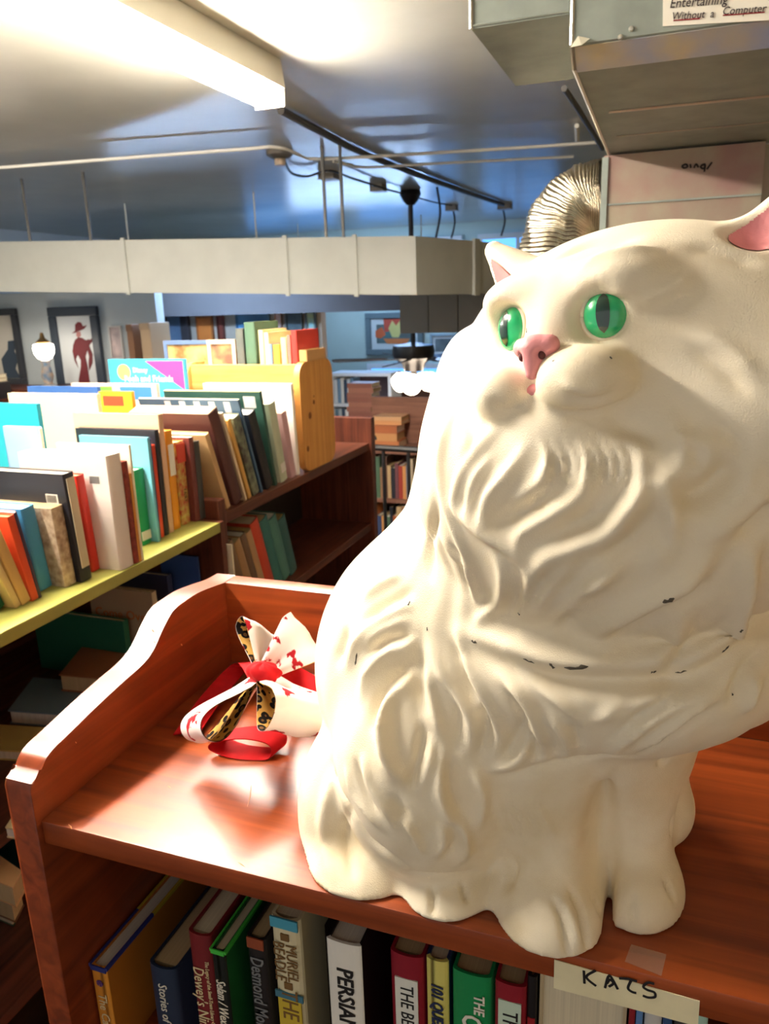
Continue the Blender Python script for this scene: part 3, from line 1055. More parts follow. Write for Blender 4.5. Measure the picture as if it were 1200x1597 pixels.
# eyes: a domed green glass disc with a dark slit behind it
M_EYE = mat('green glass eye', (18, 172, 104), 0.08, spec=0.7, coat=1.0, noise=0.35, scale=70, rgb2=(30, 190, 120))
M_PUPIL = mat('dark pupil', (4, 48, 38), 0.08, spec=0.7, coat=1.0)
M_RIM = mat('pale eye rim', (240, 226, 200), 0.6)
for sgn in (-1, 1):
    ec = Vector(hp(-0.037 if sgn < 0 else 0.034, 0.0935, 0.0155))
    fwd = Vector(HF + HR * 0.30 * sgn + HU * 0.05).normalized()
    upv = (Vector(HU) - fwd * Vector(HU).dot(fwd)).normalized()
    rt = upv.cross(-fwd)
    mb = MB()
    R0, RZ, DZ = 0.0140, 0.0152, 0.0085
    rings, seg = 10, 32
    vv, fc = [], []
    for i in range(rings + 1):
        a = i / rings * PI / 2
        for k in range(seg):
            b = k * 2 * PI / seg
            vv.append(ec + rt * (R0 * math.sin(a) * math.cos(b)) + upv * (RZ * math.sin(a) * math.sin(b)) + fwd * (DZ * math.cos(a)))
    for i in range(rings):
        for k in range(seg):
            fc.append((i * seg + k, i * seg + (k + 1) % seg, (i + 1) * seg + (k + 1) % seg, (i + 1) * seg + k))
    mb.quadmesh(vv, fc)
    eye = mb.build('eye', M_EYE, statue, smooth='all')
    eye['label'] = 'green glass eye'
    mb = MB()
    vv, fc = [], []
    for i in range(rings + 1):
        s_ = -0.80 + 1.60 * i / rings
        wd = 0.30 * math.sqrt(max(0, 1 - (s_ / 0.80) ** 2)) + 0.01
        for k in range(9):
            c_ = -wd + 2 * wd * k / 8
            rr = min(0.98, math.hypot(c_, s_))
            vv.append(ec + rt * (R0 * c_) + upv * (RZ * s_) + fwd * (DZ * math.sqrt(1 - rr * rr) + 0.0003))
    for i in range(rings):
        for k in range(8):
            fc.append((i * 9 + k, i * 9 + k + 1, (i + 1) * 9 + k + 1, (i + 1) * 9 + k))
    mb.quadmesh(vv, fc)
    mb.build('pupil', M_PUPIL, eye, smooth='all')
    rim = [ec + rt * (0.0146 * math.cos(k * PI / 16)) + upv * (0.0158 * math.sin(k * PI / 16)) + fwd * 0.001 for k in range(33)]
    MB().tube(rim, 0.0016, 8).build('eye_rim', M_RIM, statue, smooth='all')

# nose: a small pink wedge with two nostrils
NF = Field(hp(0, 0.12, -0.012) - 0.035, hp(0, 0.12, -0.012) + 0.035, 0.0009)
NF.cone(hp(-0.0100, 0.1200, -0.001), hp(0.0100, 0.1200, -0.001), 0.0064, 0.0064, 0.006)
NF.cone(hp(0, 0.1225, -0.004), hp(0, 0.1255, -0.0175), 0.0090, 0.0042, 0.006)
for sgn in (-1, 1):
    NF.ell(hp(0.0075 * sgn, 0.1290, -0.0070), (0.0026, 0.004, 0.0030), 0.002, HEAD, cut=True)
nv, nf = NF.surface()
np_mesh('nose', nv, nf, M_PINK, statue)['label'] = 'pink nose'
for sgn in (-1, 1):
    mb = MB()
    bmesh.ops.create_uvsphere(mb.bm, u_segments=12, v_segments=8, radius=1,
                              matrix=Matrix.Translation(hp(0.0075 * sgn, 0.1250, -0.0070)) @ Matrix.Diagonal((0.0024, 0.0024, 0.0028, 1)))
    mb.build('nostril', mat('nostril shadow brown', (96, 52, 50), 0.8), bpy.data.objects['nose'], smooth='all')
mh, _ = on_cat(829, 611)
mb = MB()
bmesh.ops.create_uvsphere(mb.bm, u_segments=16, v_segments=10, radius=1)
mb.bm.transform(Matrix.Translation(mh - Vector(HF) * 0.001) @ Matrix(((*HR, 0), (*HF, 0), (*HU, 0), (0, 0, 0, 1))).transposed().to_3x3().to_4x4() @ Matrix.Diagonal((0.0075, 0.0030, 0.0050, 1)))
mb.build('mouth', M_PINK, statue, smooth='all')['label'] = 'pink mouth'

# chips where the paint has come away
CHIPS = [((735, 1000), (744, 1003), 1.6), ((816, 1028), (834, 1035), 1.3), ((857, 1036), (866, 1042), 1.8), ((880, 1042), (918, 1040), 2.4),
         ((1016, 1049), (1024, 1047), 1.3), ((1053, 1050), (1072, 1046), 1.2), ((1126, 1018), (1138, 1008), 1.7), ((1154, 986), (1160, 982), 1.2),
         ((1034, 940), (1052, 934), 2.2), ((557, 1018), (554, 1038), 1.2), ((666, 978), (667, 984), 1.0), ((808, 957), (811, 958), .8),
         ((838, 545), (838, 547), .6), ((862, 562), (865, 562), .8), ((952, 557), (955, 558), 1.0), ((1142, 1084), (1144, 1083), 1.1),
         ((822, 512), (822, 520), .8), ((968, 503), (973, 500), .9), ((640, 936), (636, 944), 1.0)]
for a, b, r in CHIPS:
    pts = []
    for k in range(5):
        h, nrm = on_cat(a[0] + (b[0] - a[0]) * k / 4, a[1] + (b[1] - a[1]) * k / 4 + random.uniform(-1.5, 1.5))
        if h:
            pts.append(h - nrm * (r * 0.00035))
    if len(pts) > 1 and (pts[0] - pts[-1]).length < 0.04:
        MB().tube(pts, [r * 0.0008 * f for f in (0.5, 1.0, 0.8, 1.1, 0.5)[:len(pts)]], 6).build('paint_chip', M_CHIP, statue, smooth='all')

# ------------------------------------------------------------------ books
def page_mat(name, rgb):
    """paper edges: fine stripes across the thickness"""
    if name in MATS:
        return MATS[name]
    m = mat(name, rgb, 0.85, spec=0.1)
    nt = m.node_tree
    tc = nt.nodes.new('ShaderNodeTexCoord')
    mp = nt.nodes.new('ShaderNodeMapping')
    mp.inputs['Scale'].default_value = (3, 900, 3)
    n = nt.nodes.new('ShaderNodeTexNoise')
    n.inputs['Scale'].default_value = 1.0
    nt.links.new(tc.outputs['Object'], mp.inputs[0])
    nt.links.new(mp.outputs[0], n.inputs['Vector'])
    mx = nt.nodes.new('ShaderNodeMix')
    mx.data_type = 'RGBA'
    c = lin(rgb)
    mx.inputs['A'].default_value = (*[v * 0.72 for v in c], 1)
    mx.inputs['B'].default_value = (*c, 1)
    nt.links.new(n.outputs['Fac'], mx.inputs['Factor'])
    nt.links.new(mx.outputs['Result'], nt.nodes['Principled BSDF'].inputs['Base Color'])
    return m


PAGES = [page_mat('cream page edges', (233, 220, 190)), page_mat('tan page edges', (205, 180, 138)),
         page_mat('white page edges', (240, 234, 220)), page_mat('yellowed page edges', (188, 160, 112))]


def cover_mat(rgb, noise=0.0, rgb2=None, scale=30, rough=0.42):
    nm = 'book cover %d %d %d %s' % (*rgb, 'printed' if noise else 'plain')
    return mat(nm, rgb, rough, spec=0.4, noise=noise, rgb2=rgb2, scale=scale)


def book_parts(root, H, W, T, cover, pages, hard=True, bulge=0.22, spine=None):
    """local frame: spine faces +x, covers face -y and +y, stands on z = 0, spine centre at the origin"""
    bt = 0.0028 if hard else 0.0009
    over = 0.003 if hard else 0.0
    h = T / 2
    arc = [(0.0 + bulge * T * math.cos(a), h * math.sin(a)) for a in [(-PI / 2) + PI * k / 8 for k in range(9)]]
    outer = [(-W, -h)] + [(x - bulge * T, y) for x, y in arc] + [(-W, h)]
    hi = h - bt
    inner = [(-W, -hi)] + [(x - bulge * T - bt, y * hi / h) for x, y in arc] + [(-W, hi)]
    if spine is None:
        mb = MB()
        n = len(outer)
        for i in range(n - 1):
            for lo_, hi_ in ((0, H),):
                o0, o1, i0, i1 = outer[i], outer[i + 1], inner[i], inner[i + 1]
                v = [(*o0, 0), (*o1, 0), (*i1, 0), (*i0, 0), (*o0, H), (*o1, H), (*i1, H), (*i0, H)]
                mb.quadmesh(v, ((0, 1, 2, 3), (4, 7, 6, 5), (0, 4, 5, 1), (3, 2, 6, 7)))
                if i == 0:
                    mb.quadmesh(v, ((0, 3, 7, 4),))
                if i == n - 2:
                    mb.quadmesh(v, ((1, 5, 6, 2),))
        cv = mb.build('cover', cover, root, smooth=True)
    else:
        parts = (('cover', cover, (0, 1)), ('spine', spine, range(1, len(outer) - 2)), ('cover', cover, (len(outer) - 2, len(outer) - 1)))
        for nm, m_, rng in parts:
            mb = MB()
            idx = list(rng)
            if nm == 'cover':
                idx = [idx[0]]
            for i in idx:
                o0, o1, i0, i1 = outer[i], outer[i + 1], inner[i], inner[i + 1]
                v = [(*o0, 0), (*o1, 0), (*i1, 0), (*i0, 0), (*o0, H), (*o1, H), (*i1, H), (*i0, H)]
                mb.quadmesh(v, ((0, 1, 2, 3), (4, 7, 6, 5), (0, 4, 5, 1), (3, 2, 6, 7), (0, 3, 7, 4), (1, 5, 6, 2)))
            cv = mb.build(nm, m_, root, smooth=True)
    mb = MB()
    mb.box((-W + over, -hi, over), (-bulge * T - bt * 1.2, hi, H - over - (0 if hard else 0.0004)))
    mb.build('page_block', pages, root)
    return cv


def book(label, base, H, W, T, cover, pages=0, yaw=0.0, lean=0.0, pitch=0.0, hard=True, group=None, spine=None, bulge=0.22, cat='book'):
    """stands at base (spine foot); yaw turns the spine about z; lean tips it sideways, towards its -y cover"""
    base = Vector(base) + Vector((0, 0, 0.0006))
    r = thing('book', label, cat, base, group)
    if isinstance(cover, tuple):
        cover = cover_mat(cover)
    if isinstance(spine, tuple):
        spine = cover_mat(spine)
    book_parts(r, H, W, T, cover, PAGES[pages], hard, bulge, spine)
    R = Matrix.Rotation(yaw, 4, 'Z') @ Matrix.Rotation(pitch, 4, 'Y') @ Matrix.Rotation(lean, 4, 'X')
    r.matrix_world = Matrix.Translation(Vector(base)) @ R
    return r


def spine_text(root, body, size, H, z, m, bulge_x=0.0004, dy=0.0, sx=0.85, bold=0.0, name='title', shear=0.0, align='CENTER'):
    o = text_mesh(name, body, size, m, root, 0.0003, bold, sx, align, shear)
    o.matrix_local = frame_matrix(o, (0, 0, -1), (0, 1, 0), (bulge_x, dy, z))
    return o


def spine_patch(root, z0, z1, w, m, name='spine_label', x=0.0002, dy=0.0, thick=0.0004):
    return MB().box((x - 0.001, dy - w / 2, z0), (x + thick, dy + w / 2, z1)).build(name, m, root)


def cover_patch(root, side, T, x0, x1, z0, z1, m, name='cover_picture', lift=0.0004):
    y = side * (T / 2 + lift)
    return MB().box((x0, min(y, y - side * 0.002), z0), (x1, max(y, y - side * 0.002), z1)).build(name, m, root)


# ------------------------------------------------------------------ the bookcase the statue sits on
W_X = wood('red varnished wood, grain across', (98, 38, 16), (170, 80, 34), 0.34, 'X', coat=0.12)
W_Y = wood('red varnished wood, grain along the side', (92, 35, 17), (154, 70, 34), 0.32, 'Y', coat=0.2)
W_Z = wood('red varnished wood, upright grain', (70, 28, 18), (124, 56, 34), 0.3, 'Z', coat=0.3)
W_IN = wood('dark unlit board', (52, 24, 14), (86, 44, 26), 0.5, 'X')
FY, BY, LX, RX, LOWZ = 0.507, 0.880, -0.575, 0.95, -0.335
case = thing('bookcase', 'red-brown varnished bookcase with a curved side panel, nearest to the viewer', 'bookcase', (LX, FY, -1.0))
inv = case.matrix_world.inverted()


def casepart(name, mb, m, smooth=False):
    o = mb.build(name, m, None, smooth)
    o.parent = case
    o.matrix_parent_inverse = Matrix.Translation((-LX, -FY, 1.0))
    return o


mb = MB()
mb.box((LX, FY, -0.027), (RX, BY + 0.001, 0.0), bevel=0.0022)
casepart('top_board', mb, W_X, True)
prof_px = [(64, 1203), (72, 1183), (84, 1167), (105, 1147), (150, 1103), (192, 1064), (222, 1037), (240, 1013), (255, 980), (270, 953),
           (288, 938), (312, 923), (337, 909)]
prof = [at(px, py, 0, LX) for px, py in prof_px]
prof = [(p.y, p.z) for p in prof]
prof[-1] = (BY + 0.002, 0.123)
path = []
for i in range(len(prof) - 1):
    p0, p1, p2, p3 = [Vector((*prof[max(0, min(len(prof) - 1, j))], 0)) for j in (i - 1, i, i + 1, i + 2)]
    for k in range(5):
        t = k / 5
        q = 0.5 * ((2 * p1) + (p2 - p0) * t + (2 * p0 - 5 * p1 + 4 * p2 - p3) * t * t + (3 * p1 - p0 - 3 * p2 + p3) * t ** 3)
        path.append((q.x, q.y))
path += [(BY + 0.002, 0.123), (BY + 0.032, 0.123)]
y0 = 0.5015
for xa in (LX - 0.034, RX):
    mb = MB()
    poly = [Vector((xa, y0, -1.0)), Vector((xa, y0, path[0][1] - 0.012)), Vector((xa, y0 + 0.0012, path[0][1] - 0.005))] + \
        [Vector((xa, yy, zz)) for yy, zz in path] + [Vector((xa, BY + 0.032, -1.0))]
    mb.prism(poly, (0.034, 0, 0))
    es = [e for e in mb.bm.edges if abs(e.verts[0].co.x - e.verts[1].co.x) < 1e-6]
    bmesh.ops.bevel(mb.bm, geom=es, offset=0.0035, segments=3, profile=0.6, affect='EDGES')
    casepart('side_panel', mb, W_Y, True)
mb = MB()
mb.box((LX, BY, 0.0), (RX, BY + 0.030, 0.1235), bevel=0.002)
casepart('back_rail', mb, W_X, True)
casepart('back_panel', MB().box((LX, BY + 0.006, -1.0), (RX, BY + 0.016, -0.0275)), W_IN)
casepart('shelf', MB().box((LX, FY + 0.006, LOWZ - 0.022), (RX, BY + 0.006, LOWZ), bevel=0.001), W_X)
casepart('shelf', MB().box((LX, FY + 0.006, -0.70), (RX, BY + 0.006, -0.678), bevel=0.001), W_X)
casepart('plinth', MB().box((LX, FY + 0.02, -1.0), (RX, FY + 0.04, -0.92)), W_X)
# scratches and knocks in the varnish
M_SCR = mat('bare wood in a scratch', (214, 150, 104), 0.7)
for a, b, r in (((392, 1225), (386, 1258), 0.9), ((107, 1286), (112, 1293), 1.4), ((372, 1345), (382, 1352), 0.8), ((262, 1226), (266, 1229), .7)):
    p, q = at(*a, 2, 0.0002), at(*b, 2, 0.0002)
    mid = (p + q) / 2 + Vector((0.001, 0.0, 0))
    casepart('scratch', MB().tube([p, mid, q], [r * 0.0003, r * 0.0006, r * 0.0002], 5), M_SCR)
for a, r in (((237, 982), 1.5), ((240, 1000), 1.0), ((281, 1003), 1.4), ((115, 1155), 1.0)):
    p = at(*a, 0, LX - 0.001)
    casepart('scratch', MB().tube([p, p + Vector((0.0012, 0.002, -0.004))], [r * 0.0006, r * 0.0004], 5), M_SCR)

# ------------------------------------------------------------------ books under the statue
FRONT = 'books under the cat statue'
WHITE = mat('white lettering', (236, 230, 214), 0.6)
CREAM_T = mat('cream lettering', (226, 206, 160), 0.6)
BLACK_T = mat('black lettering', (24, 22, 22), 0.6)
GREY_T = mat('grey lettering', (120, 122, 124), 0.6)
BROWN_T = mat('brown lettering', (120, 88, 46), 0.6)
YELLOW_T = mat('yellow lettering', (226, 200, 64), 0.6)


def front_book(label, pxl, pxr, pyt, ys, cover, W=0.20, pages=0, hard=True, spine=None, bulge=0.2, lean=0.0):
    ys = max(ys, at(pxl, pyt, 2, -0.0345).y)
    a, b = at(pxl, pyt, 1, ys), at(pxr, pyt + (pxr - pxl) * 0.22, 1, ys)
    T = (b.x - a.x) * 0.97
    H = (a.z + b.z) / 2 - LOWZ
    r = book(label, ((a.x + b.x) / 2, ys, LOWZ), H, W, T, cover, pages, yaw=-PI / 2, lean=lean, hard=hard, group=FRONT, spine=spine, bulge=bulge)
    return r, H, T


r, H, T = front_book('orange-spined book with blue and yellow edges, leftmost of the large books below the statue', 140, 165, 1506, 0.535, (196, 122, 44), W=0.20, pages=2, bulge=0.1, spine=(222, 146, 52))
spine_text(r, 'The Cat', 0.0165, H, H - 0.062, CREAM_T, sx=0.9)
spine_patch(r, H - 0.006, H + 0.0004, T * 0.96, cover_mat((44, 58, 130)), 'spine_cap')
mb = MB()
for k in range(5):
    a0 = k * 2 * PI / 5
    p = [Vector((0.0006, 0.0045 * math.cos(a0 + q), H - 0.022 + 0.0045 * math.sin(a0 + q))) for q in (-0.5, 0, 0.5)]
    mb.prism([Vector((0.0006, 0, H - 0.022))] + p, (0.0004, 0, 0))
mb.build('flower_emblem', mat('purple print', (92, 60, 120), 0.5), r)
for s in (-1, 1):
    MB().box((-0.20, s * T / 2 - 0.0016, H - 0.003), (-0.085, s * T / 2 + 0.0016, H + 0.0012)).build('yellow_cover_edge', cover_mat((206, 178, 52)), r)
    MB().box((-0.085, s * T / 2 - 0.0016, H - 0.003), (0, s * T / 2 + 0.0016, H + 0.0012)).build('blue_cover_edge', cover_mat((50, 62, 140)), r)
r, H, T = front_book('navy book lettered Stories, between the orange and the maroon one', 228, 272, 1506, 0.545, (34, 50, 74), W=0.19, pages=1)
spine_text(r, 'Stories of Cats', 0.016, H, H - 0.062, WHITE, sx=0.85, bulge_x=0.0006)
r, H, T = front_book('maroon book with silver title and cream page tops, beside the navy one', 290, 327, 1455, 0.540, (124, 34, 38), W=0.21, pages=0)
spine_text(r, "Dewey's Nine", 0.019, H, H - 0.085, CREAM_T, sx=0.8, dy=-0.0 - 0.004, bulge_x=0.0007)
spine_text(r, 'The Legacy of the Small-Town Library Cat', 0.0068, H, H - 0.075, CREAM_T, sx=0.75, dy=0.0075, name='subtitle', bulge_x=0.0005)
r, H, T = front_book('black-spined book with bright green cover edges, beside the maroon one', 328, 350, 1482, 0.530, (30, 96, 50), W=0.20, pages=0, spine=(16, 26, 24))
spine_text(r, 'Selam / Wexler', 0.0155, H, H - 0.070, WHITE, sx=0.7, shear=0.2)
spine_patch(r, H - 0.004, H + 0.0012, T * 0.95, cover_mat((70, 190, 70)), 'spine_cap')
MB().box((-0.2, T / 2 - 0.001, H - 0.002), (0, T / 2 + 0.002, H + 0.0014)).build('green_cover_edge', cover_mat((70, 190, 70)), r)
MB().box((-0.2, -T / 2 - 0.001, H - 0.002), (0, -T / 2 + 0.001, H + 0.0014)).build('green_cover_edge', cover_mat((70, 190, 70)), r)
r, H, T = front_book('worn black book with faint grey lettering and a reddish top edge', 382, 413, 1462, 0.545, (36, 33, 34), W=0.19, pages=1)
spine_text(r, 'Desmond Morris', 0.021, H, H - 0.075, GREY_T, sx=0.72, bulge_x=0.0006, bold=0.0003)
spine_patch(r, H - 0.012, H + 0.0006, T * 0.85, cover_mat((150, 74, 46)), 'worn_top')
r, H, T = front_book('cream and turquoise jacketed book with MURIEL BEADLE on its spine', 419, 466, 1430, 0.545, (214, 200, 160), W=0.19, pages=0, spine=(222, 210, 172))
spine_text(r, 'MURIEL', 0.0175, H, H - 0.052, BROWN_T, sx=0.8, dy=0.0058, bulge_x=0.0008)
spine_text(r, 'BEADLE', 0.0175, H, H - 0.052, BROWN_T, sx=0.8, dy=-0.0078, bulge_x=0.0008)
spine_patch(r, H - 0.011, H + 0.001, T * 0.93, cover_mat((74, 160, 186)), 'turquoise_band', thick=0.0008)
spine_patch(r, H - 0.098, H - 0.090, T * 0.97, cover_mat((66, 120, 140)), 'blue_band', thick=0.0007)
spine_patch(r, LOWZ * 0 + 0.02, H - 0.098, T * 0.80, cover_mat((206, 180, 58)), 'yellow_panel', thick=0.0006)
spine_text(r, 'THE CAT', 0.026, H, H - 0.128, BROWN_T, sx=0.8, bulge_x=0.0010)
for zz in (H - 0.021, H - 0.081):
    spine_patch(r, zz - 0.004, zz + 0.004, 0.009, BROWN_T, 'spine_ornament', thick=0.0009)
r, H, T = front_book('dark brown book pushed back between the cream jacket and the white-spined book', 497, 507, 1442, 0.600, (48, 36, 28), W=0.19, pages=1)
r, H, T = front_book('white-spined book lettered PERSIAN in black, with black covers', 507, 563, 1466, 0.535, (22, 21, 22), W=0.20, pages=2, spine=(240, 236, 226), bulge=0.08)
spine_text(r, 'PERSIAN CATS', 0.0235, H, H - 0.029, BLACK_T, sx=0.86, bold=0.0004, bulge_x=0.0005, align='LEFT')
r, H, T = front_book('dark red book with a white label reading THE BEST on its spine', 606, 660, 1486, 0.540, (146, 26, 44), W=0.20, pages=1, bulge=0.16)
spine_patch(r, 0.02, H - 0.026, T * 0.68, cover_mat((232, 232, 222)))
spine_text(r, 'THE BEST', 0.0185, H, H - 0.033, BLACK_T, sx=0.8, bulge_x=0.0008, align='LEFT')
r, H, T = front_book('thin pale yellow and navy book lettered 101 QUESTIONS', 663, 699, 1496, 0.540, (36, 52, 92), W=0.19, pages=0, spine=(224, 214, 116), hard=True)
spine_text(r, '101 QUESTIONS', 0.0155, H, H - 0.024, mat('navy lettering', (36, 48, 84), 0.6), sx=0.78, bold=0.0004, bulge_x=0.0008, shear=0.2, align='LEFT')
r, H, T = front_book('bright green book lettered THE CAT in white', 704, 767, 1515, 0.540, (22, 142, 80), W=0.19, pages=1, bulge=0.12)
spine_text(r, 'THE', 0.0135, H, H - 0.020, WHITE, sx=0.9, dy=0.007, bulge_x=0.0007, align='LEFT', bold=0.0003)
spine_text(r, 'CAT', 0.0250, H, H - 0.044, WHITE, sx=0.8, bulge_x=0.0009, align='LEFT', bold=0.0006)
r, H, T = front_book('red book with a pale green label reading THE, rightmost of the lettered spines', 771, 821, 1532, 0.540, (150, 28, 44), W=0.20, pages=1, bulge=0.14)
spine_patch(r, 0.02, H - 0.018, T * 0.74, cover_mat((206, 226, 206)))
spine_text(r, 'THE', 0.0195, H, H - 0.028, BLACK_T, sx=0.85, bulge_x=0.0008, align='LEFT')
r, H, T = front_book('slim black book with a red foot, beside the red book', 823, 838, 1523, 0.545, (26, 24, 26), W=0.2, pages=1)
spine_patch(r, 0.0, H - 0.045, T * 0.8, cover_mat((164, 34, 40)), 'red_band')
# a thick book standing with its page edges towards the viewer
a, b = at(843, 1520, 1, 0.55), at(980, 1550, 1, 0.55)
r = book('thick cream book turned with its page edges outward, below the KATS card', ((a.x + b.x) / 2, 0.55 + 0.19, LOWZ), 0.285, 0.19, (b.x - a.x), (196, 176, 140), 0, yaw=PI / 2, group=FRONT)
for k, (pl, pr_, pt, col, lab) in enumerate(((982, 992, 1572, (150, 34, 44), 'slim dark red book just right of the thick page block'),
                                             (993, 1004, 1575, (96, 140, 196), 'slim light blue book under the right end of the KATS card'),
                                             (1006, 1034, 1578, (206, 204, 200), 'pale grey book under the right end of the KATS card'),
                                             (1035, 1050, 1584, (52, 84, 132), 'slim blue book right of the pale grey one'),
                                             (1052, 1082, 1588, (64, 62, 60), 'dark grey book right of the slim blue one'),
                                             (1084, 1106, 1583, (170, 206, 190), 'pale green book showing just past the KATS card'))):
    front_book(lab, pl, pr_, pt, 0.545, col, W=0.19)

# the statue's own helper parts go here; the handwritten card on the board edge
cy = FY - 0.0012
c = [at(865, 1497, 1, cy), at(1092, 1562, 1, cy), at(1089, 1601, 1, cy), at(864, 1541, 1, cy)]
card = thing('name_card', 'cream paper card handwritten KATS, taped to the front edge of the board', 'sign', c[3])


def cardpart(name, mb, m):
    o = mb.build(name, m, None)
    o.parent = card
    o.matrix_parent_inverse = Matrix.Translation(-c[3])
    return o


cardpart('card', MB().prism([c[0], c[3], c[2], c[1]], (0, 0.0008, 0)), mat('cream card', (238, 228, 190), 0.8, spec=0.1, noise=0.05, scale=60))
M_INK = mat('black marker ink', (18, 16, 20), 0.7)
STRK = {'K': [[(911, 1514), (912, 1534)], [(929, 1514), (915, 1524), (930, 1538)]],
        'A': [[(944, 1541), (951, 1522), (964, 1543)], [(947, 1534), (952, 1528), (957, 1534), (950, 1539)]],
        'T': [[(966, 1526), (980, 1527), (994, 1531)], [(985, 1529), (980, 1541), (986, 1547), (993, 1549)]],
        'S': [[(1021, 1535), (1011, 1533), (1004, 1539), (1010, 1544), (1021, 1548), (1022, 1555), (1012, 1556), (1003, 1553)]]}
for ch, ss in STRK.items():
    mb = MB()
    for s in ss:
        mb.tube([at(x_, y_, 1, cy - 0.0003) for x_, y_ in resample(s, 1.5)], 0.00115, 6)
    mb.bm.transform(Matrix.Translation((0, cy, 0)) @ Matrix.Diagonal((1, 0.35, 1, 1)) @ Matrix.Translation((0, -cy, 0)))
    cardpart('letter', mb, M_INK)
m_tape = mat('clear sticky tape', (214, 190, 170), 0.15, spec=0.6)
m_tape.node_tree.nodes['Principled BSDF'].inputs['Alpha'].default_value = 0.16
t0 = [at(975, 1500, 2, 0.0006), at(985, 1473, 2, 0.0006), at(1040, 1489, 2, 0.0006), at(1032, 1522, 2, 0.0006)]
cardpart('tape', MB().prism(t0, (0, 0, 0.0004)), m_tape)

# ------------------------------------------------------------------ the fabric bow
M_FAB = mat('white printed cotton', (244, 232, 226), 0.8, spec=0.1, noise=1.0, scale=38, rgb2=(168, 30, 38))
_cr = M_FAB.node_tree
for nd in _cr.nodes:
    if nd.type == 'MAP_RANGE':
        nd.inputs[1].default_value = 0.575
        nd.inputs[2].default_value = 0.60
M_LEO = mat('leopard print cotton', (196, 150, 78), 0.8, spec=0.1)
nt = M_LEO.node_tree
tc = nt.nodes.new('ShaderNodeTexCoord')
vo = nt.nodes.new('ShaderNodeTexVoronoi')
vo.inputs['Scale'].default_value = 90
nt.links.new(tc.outputs['Object'], vo.inputs['Vector'])
cr = nt.nodes.new('ShaderNodeValToRGB')
cr.color_ramp.interpolation = 'CONSTANT'
cr.color_ramp.elements[0].color = (*lin((110, 74, 40)), 1)
cr.color_ramp.elements[1].position = 0.22
cr.color_ramp.elements[1].color = (*lin((26, 20, 18)), 1)
e = cr.color_ramp.elements.new(0.48)
e.color = (*lin((204, 160, 84)), 1)
nt.links.new(vo.outputs['Distance'], cr.inputs[0])
nt.links.new(cr.outputs[0], nt.nodes['Principled BSDF'].inputs['Base Color'])
M_RED = mat('red felt', (190, 20, 26), 0.75, spec=0.15, noise=0.2, scale=60)
M_SKIN = mat('pink printed face', (232, 158, 140), 0.8)
BC = at(412, 1050, 1, 0.690)
bow = thing('fabric_bow', 'red and white fabric bow with leopard lining, lying beside the cat statue', 'bow', (BC.x, BC.y, 0.0))


def bowpart(name, mb, m, smooth='all', parent=None):
    for v in mb.bm.verts:
        v.co.z = max(v.co.z, 0.0012)
        v.co.y = min(v.co.y, BY - 0.006)
    o = mb.build(name, m, None, smooth)
    o.parent = parent or bow
    if parent is None:
        o.matrix_parent_inverse = Matrix.Translation((-BC.x, -BC.y, 0))
    return o


def bow_loop(tip, wvec, bulge, length_pow=0.55, w0=0.30, twist=0.0):
    """a ribbon loop from the knot out to tip and back; wvec is half the ribbon width"""
    tip, wvec = Vector(tip), Vector(wvec)
    u = tip - BC
    nrm = u.cross(wvec).normalized()
    n, mseg = 40, 8
    surf = []
    for off in (0.0, 0.0010):
        vv = []
        for i in range(n + 1):
            t = i / n
            a = t * PI
            s = math.sin(a)
            along = s ** length_pow
            side = math.cos(a) * (s ** 0.8) * bulge
            wd = w0 + (1 - w0) * min(1, along * 1.15)
            c_ = BC + u * along + nrm * side
            # outward direction of the loop at this place
            outw = (u.normalized() * max(0.0, s) ** 2 + nrm * math.cos(a)).normalized()
            for k in range(mseg + 1):
                q = -1 + 2 * k / mseg
                fold = 0.0035 * math.sin(q * 5 + i * 0.13) * (1 - along * 0.6)
                vv.append(c_ + wvec * q * wd + outw * (off + fold) + nrm * (twist * q * along))
        surf.append(vv)
    faces = [(i * (mseg + 1) + k, i * (mseg + 1) + k + 1, (i + 1) * (mseg + 1) + k + 1, (i + 1) * (mseg + 1) + k) for i in range(n) for k in range(mseg)]
    for vv in surf:
        for v in vv:
            v.z = max(v.z, 0.0015)
    out = MB()
    out.quadmesh(surf[1], faces)
    lp = bowpart('loop', out, M_FAB)
    inn = MB()
    inn.quadmesh(surf[0], faces)
    bowpart('loop_lining', inn, M_LEO, parent=lp)
    return lp


bow_loop(at(304, 1148, 1, 0.615), Vector((0.030, -0.022, 0.020)), 0.030, 0.5)
bow_loop(at(478, 1128, 1, 0.635), Vector((-0.026, -0.026, 0.016)), 0.040, 0.45)
bow_loop(at(410, 984, 1, 0.735), Vector((0.022, 0.012, -0.020)), 0.018)
bow_loop(at(480, 988, 1, 0.720), Vector((0.022, -0.004, -0.022)), 0.020)


def strip(pts, wv, name, m=M_RED):
    mb = MB()
    n = len(pts)
    vv = []
    for dz in (0, 0.0012):
        for p in pts:
            for k in range(5):
                q = -1 + k / 2
                vv.append(Vector(p) + Vector(wv) * q + Vector((0, 0, dz + 0.0015)))

    def fid(s, i, k):
        return s * n * 5 + i * 5 + k
    fc = []
    for i in range(n - 1):
        for k in range(4):
            fc.append((fid(1, i, k), fid(1, i, k + 1), fid(1, i + 1, k + 1), fid(1, i + 1, k)))
            fc.append((fid(0, i, k), fid(0, i + 1, k), fid(0, i + 1, k + 1), fid(0, i, k + 1)))
        for k in (0, 4):
            fc.append((fid(0, i, k), fid(0, i + 1, k), fid(1, i + 1, k), fid(1, i, k)))
    mb.quadmesh(vv, fc)
    return bowpart(name, mb, m, True)


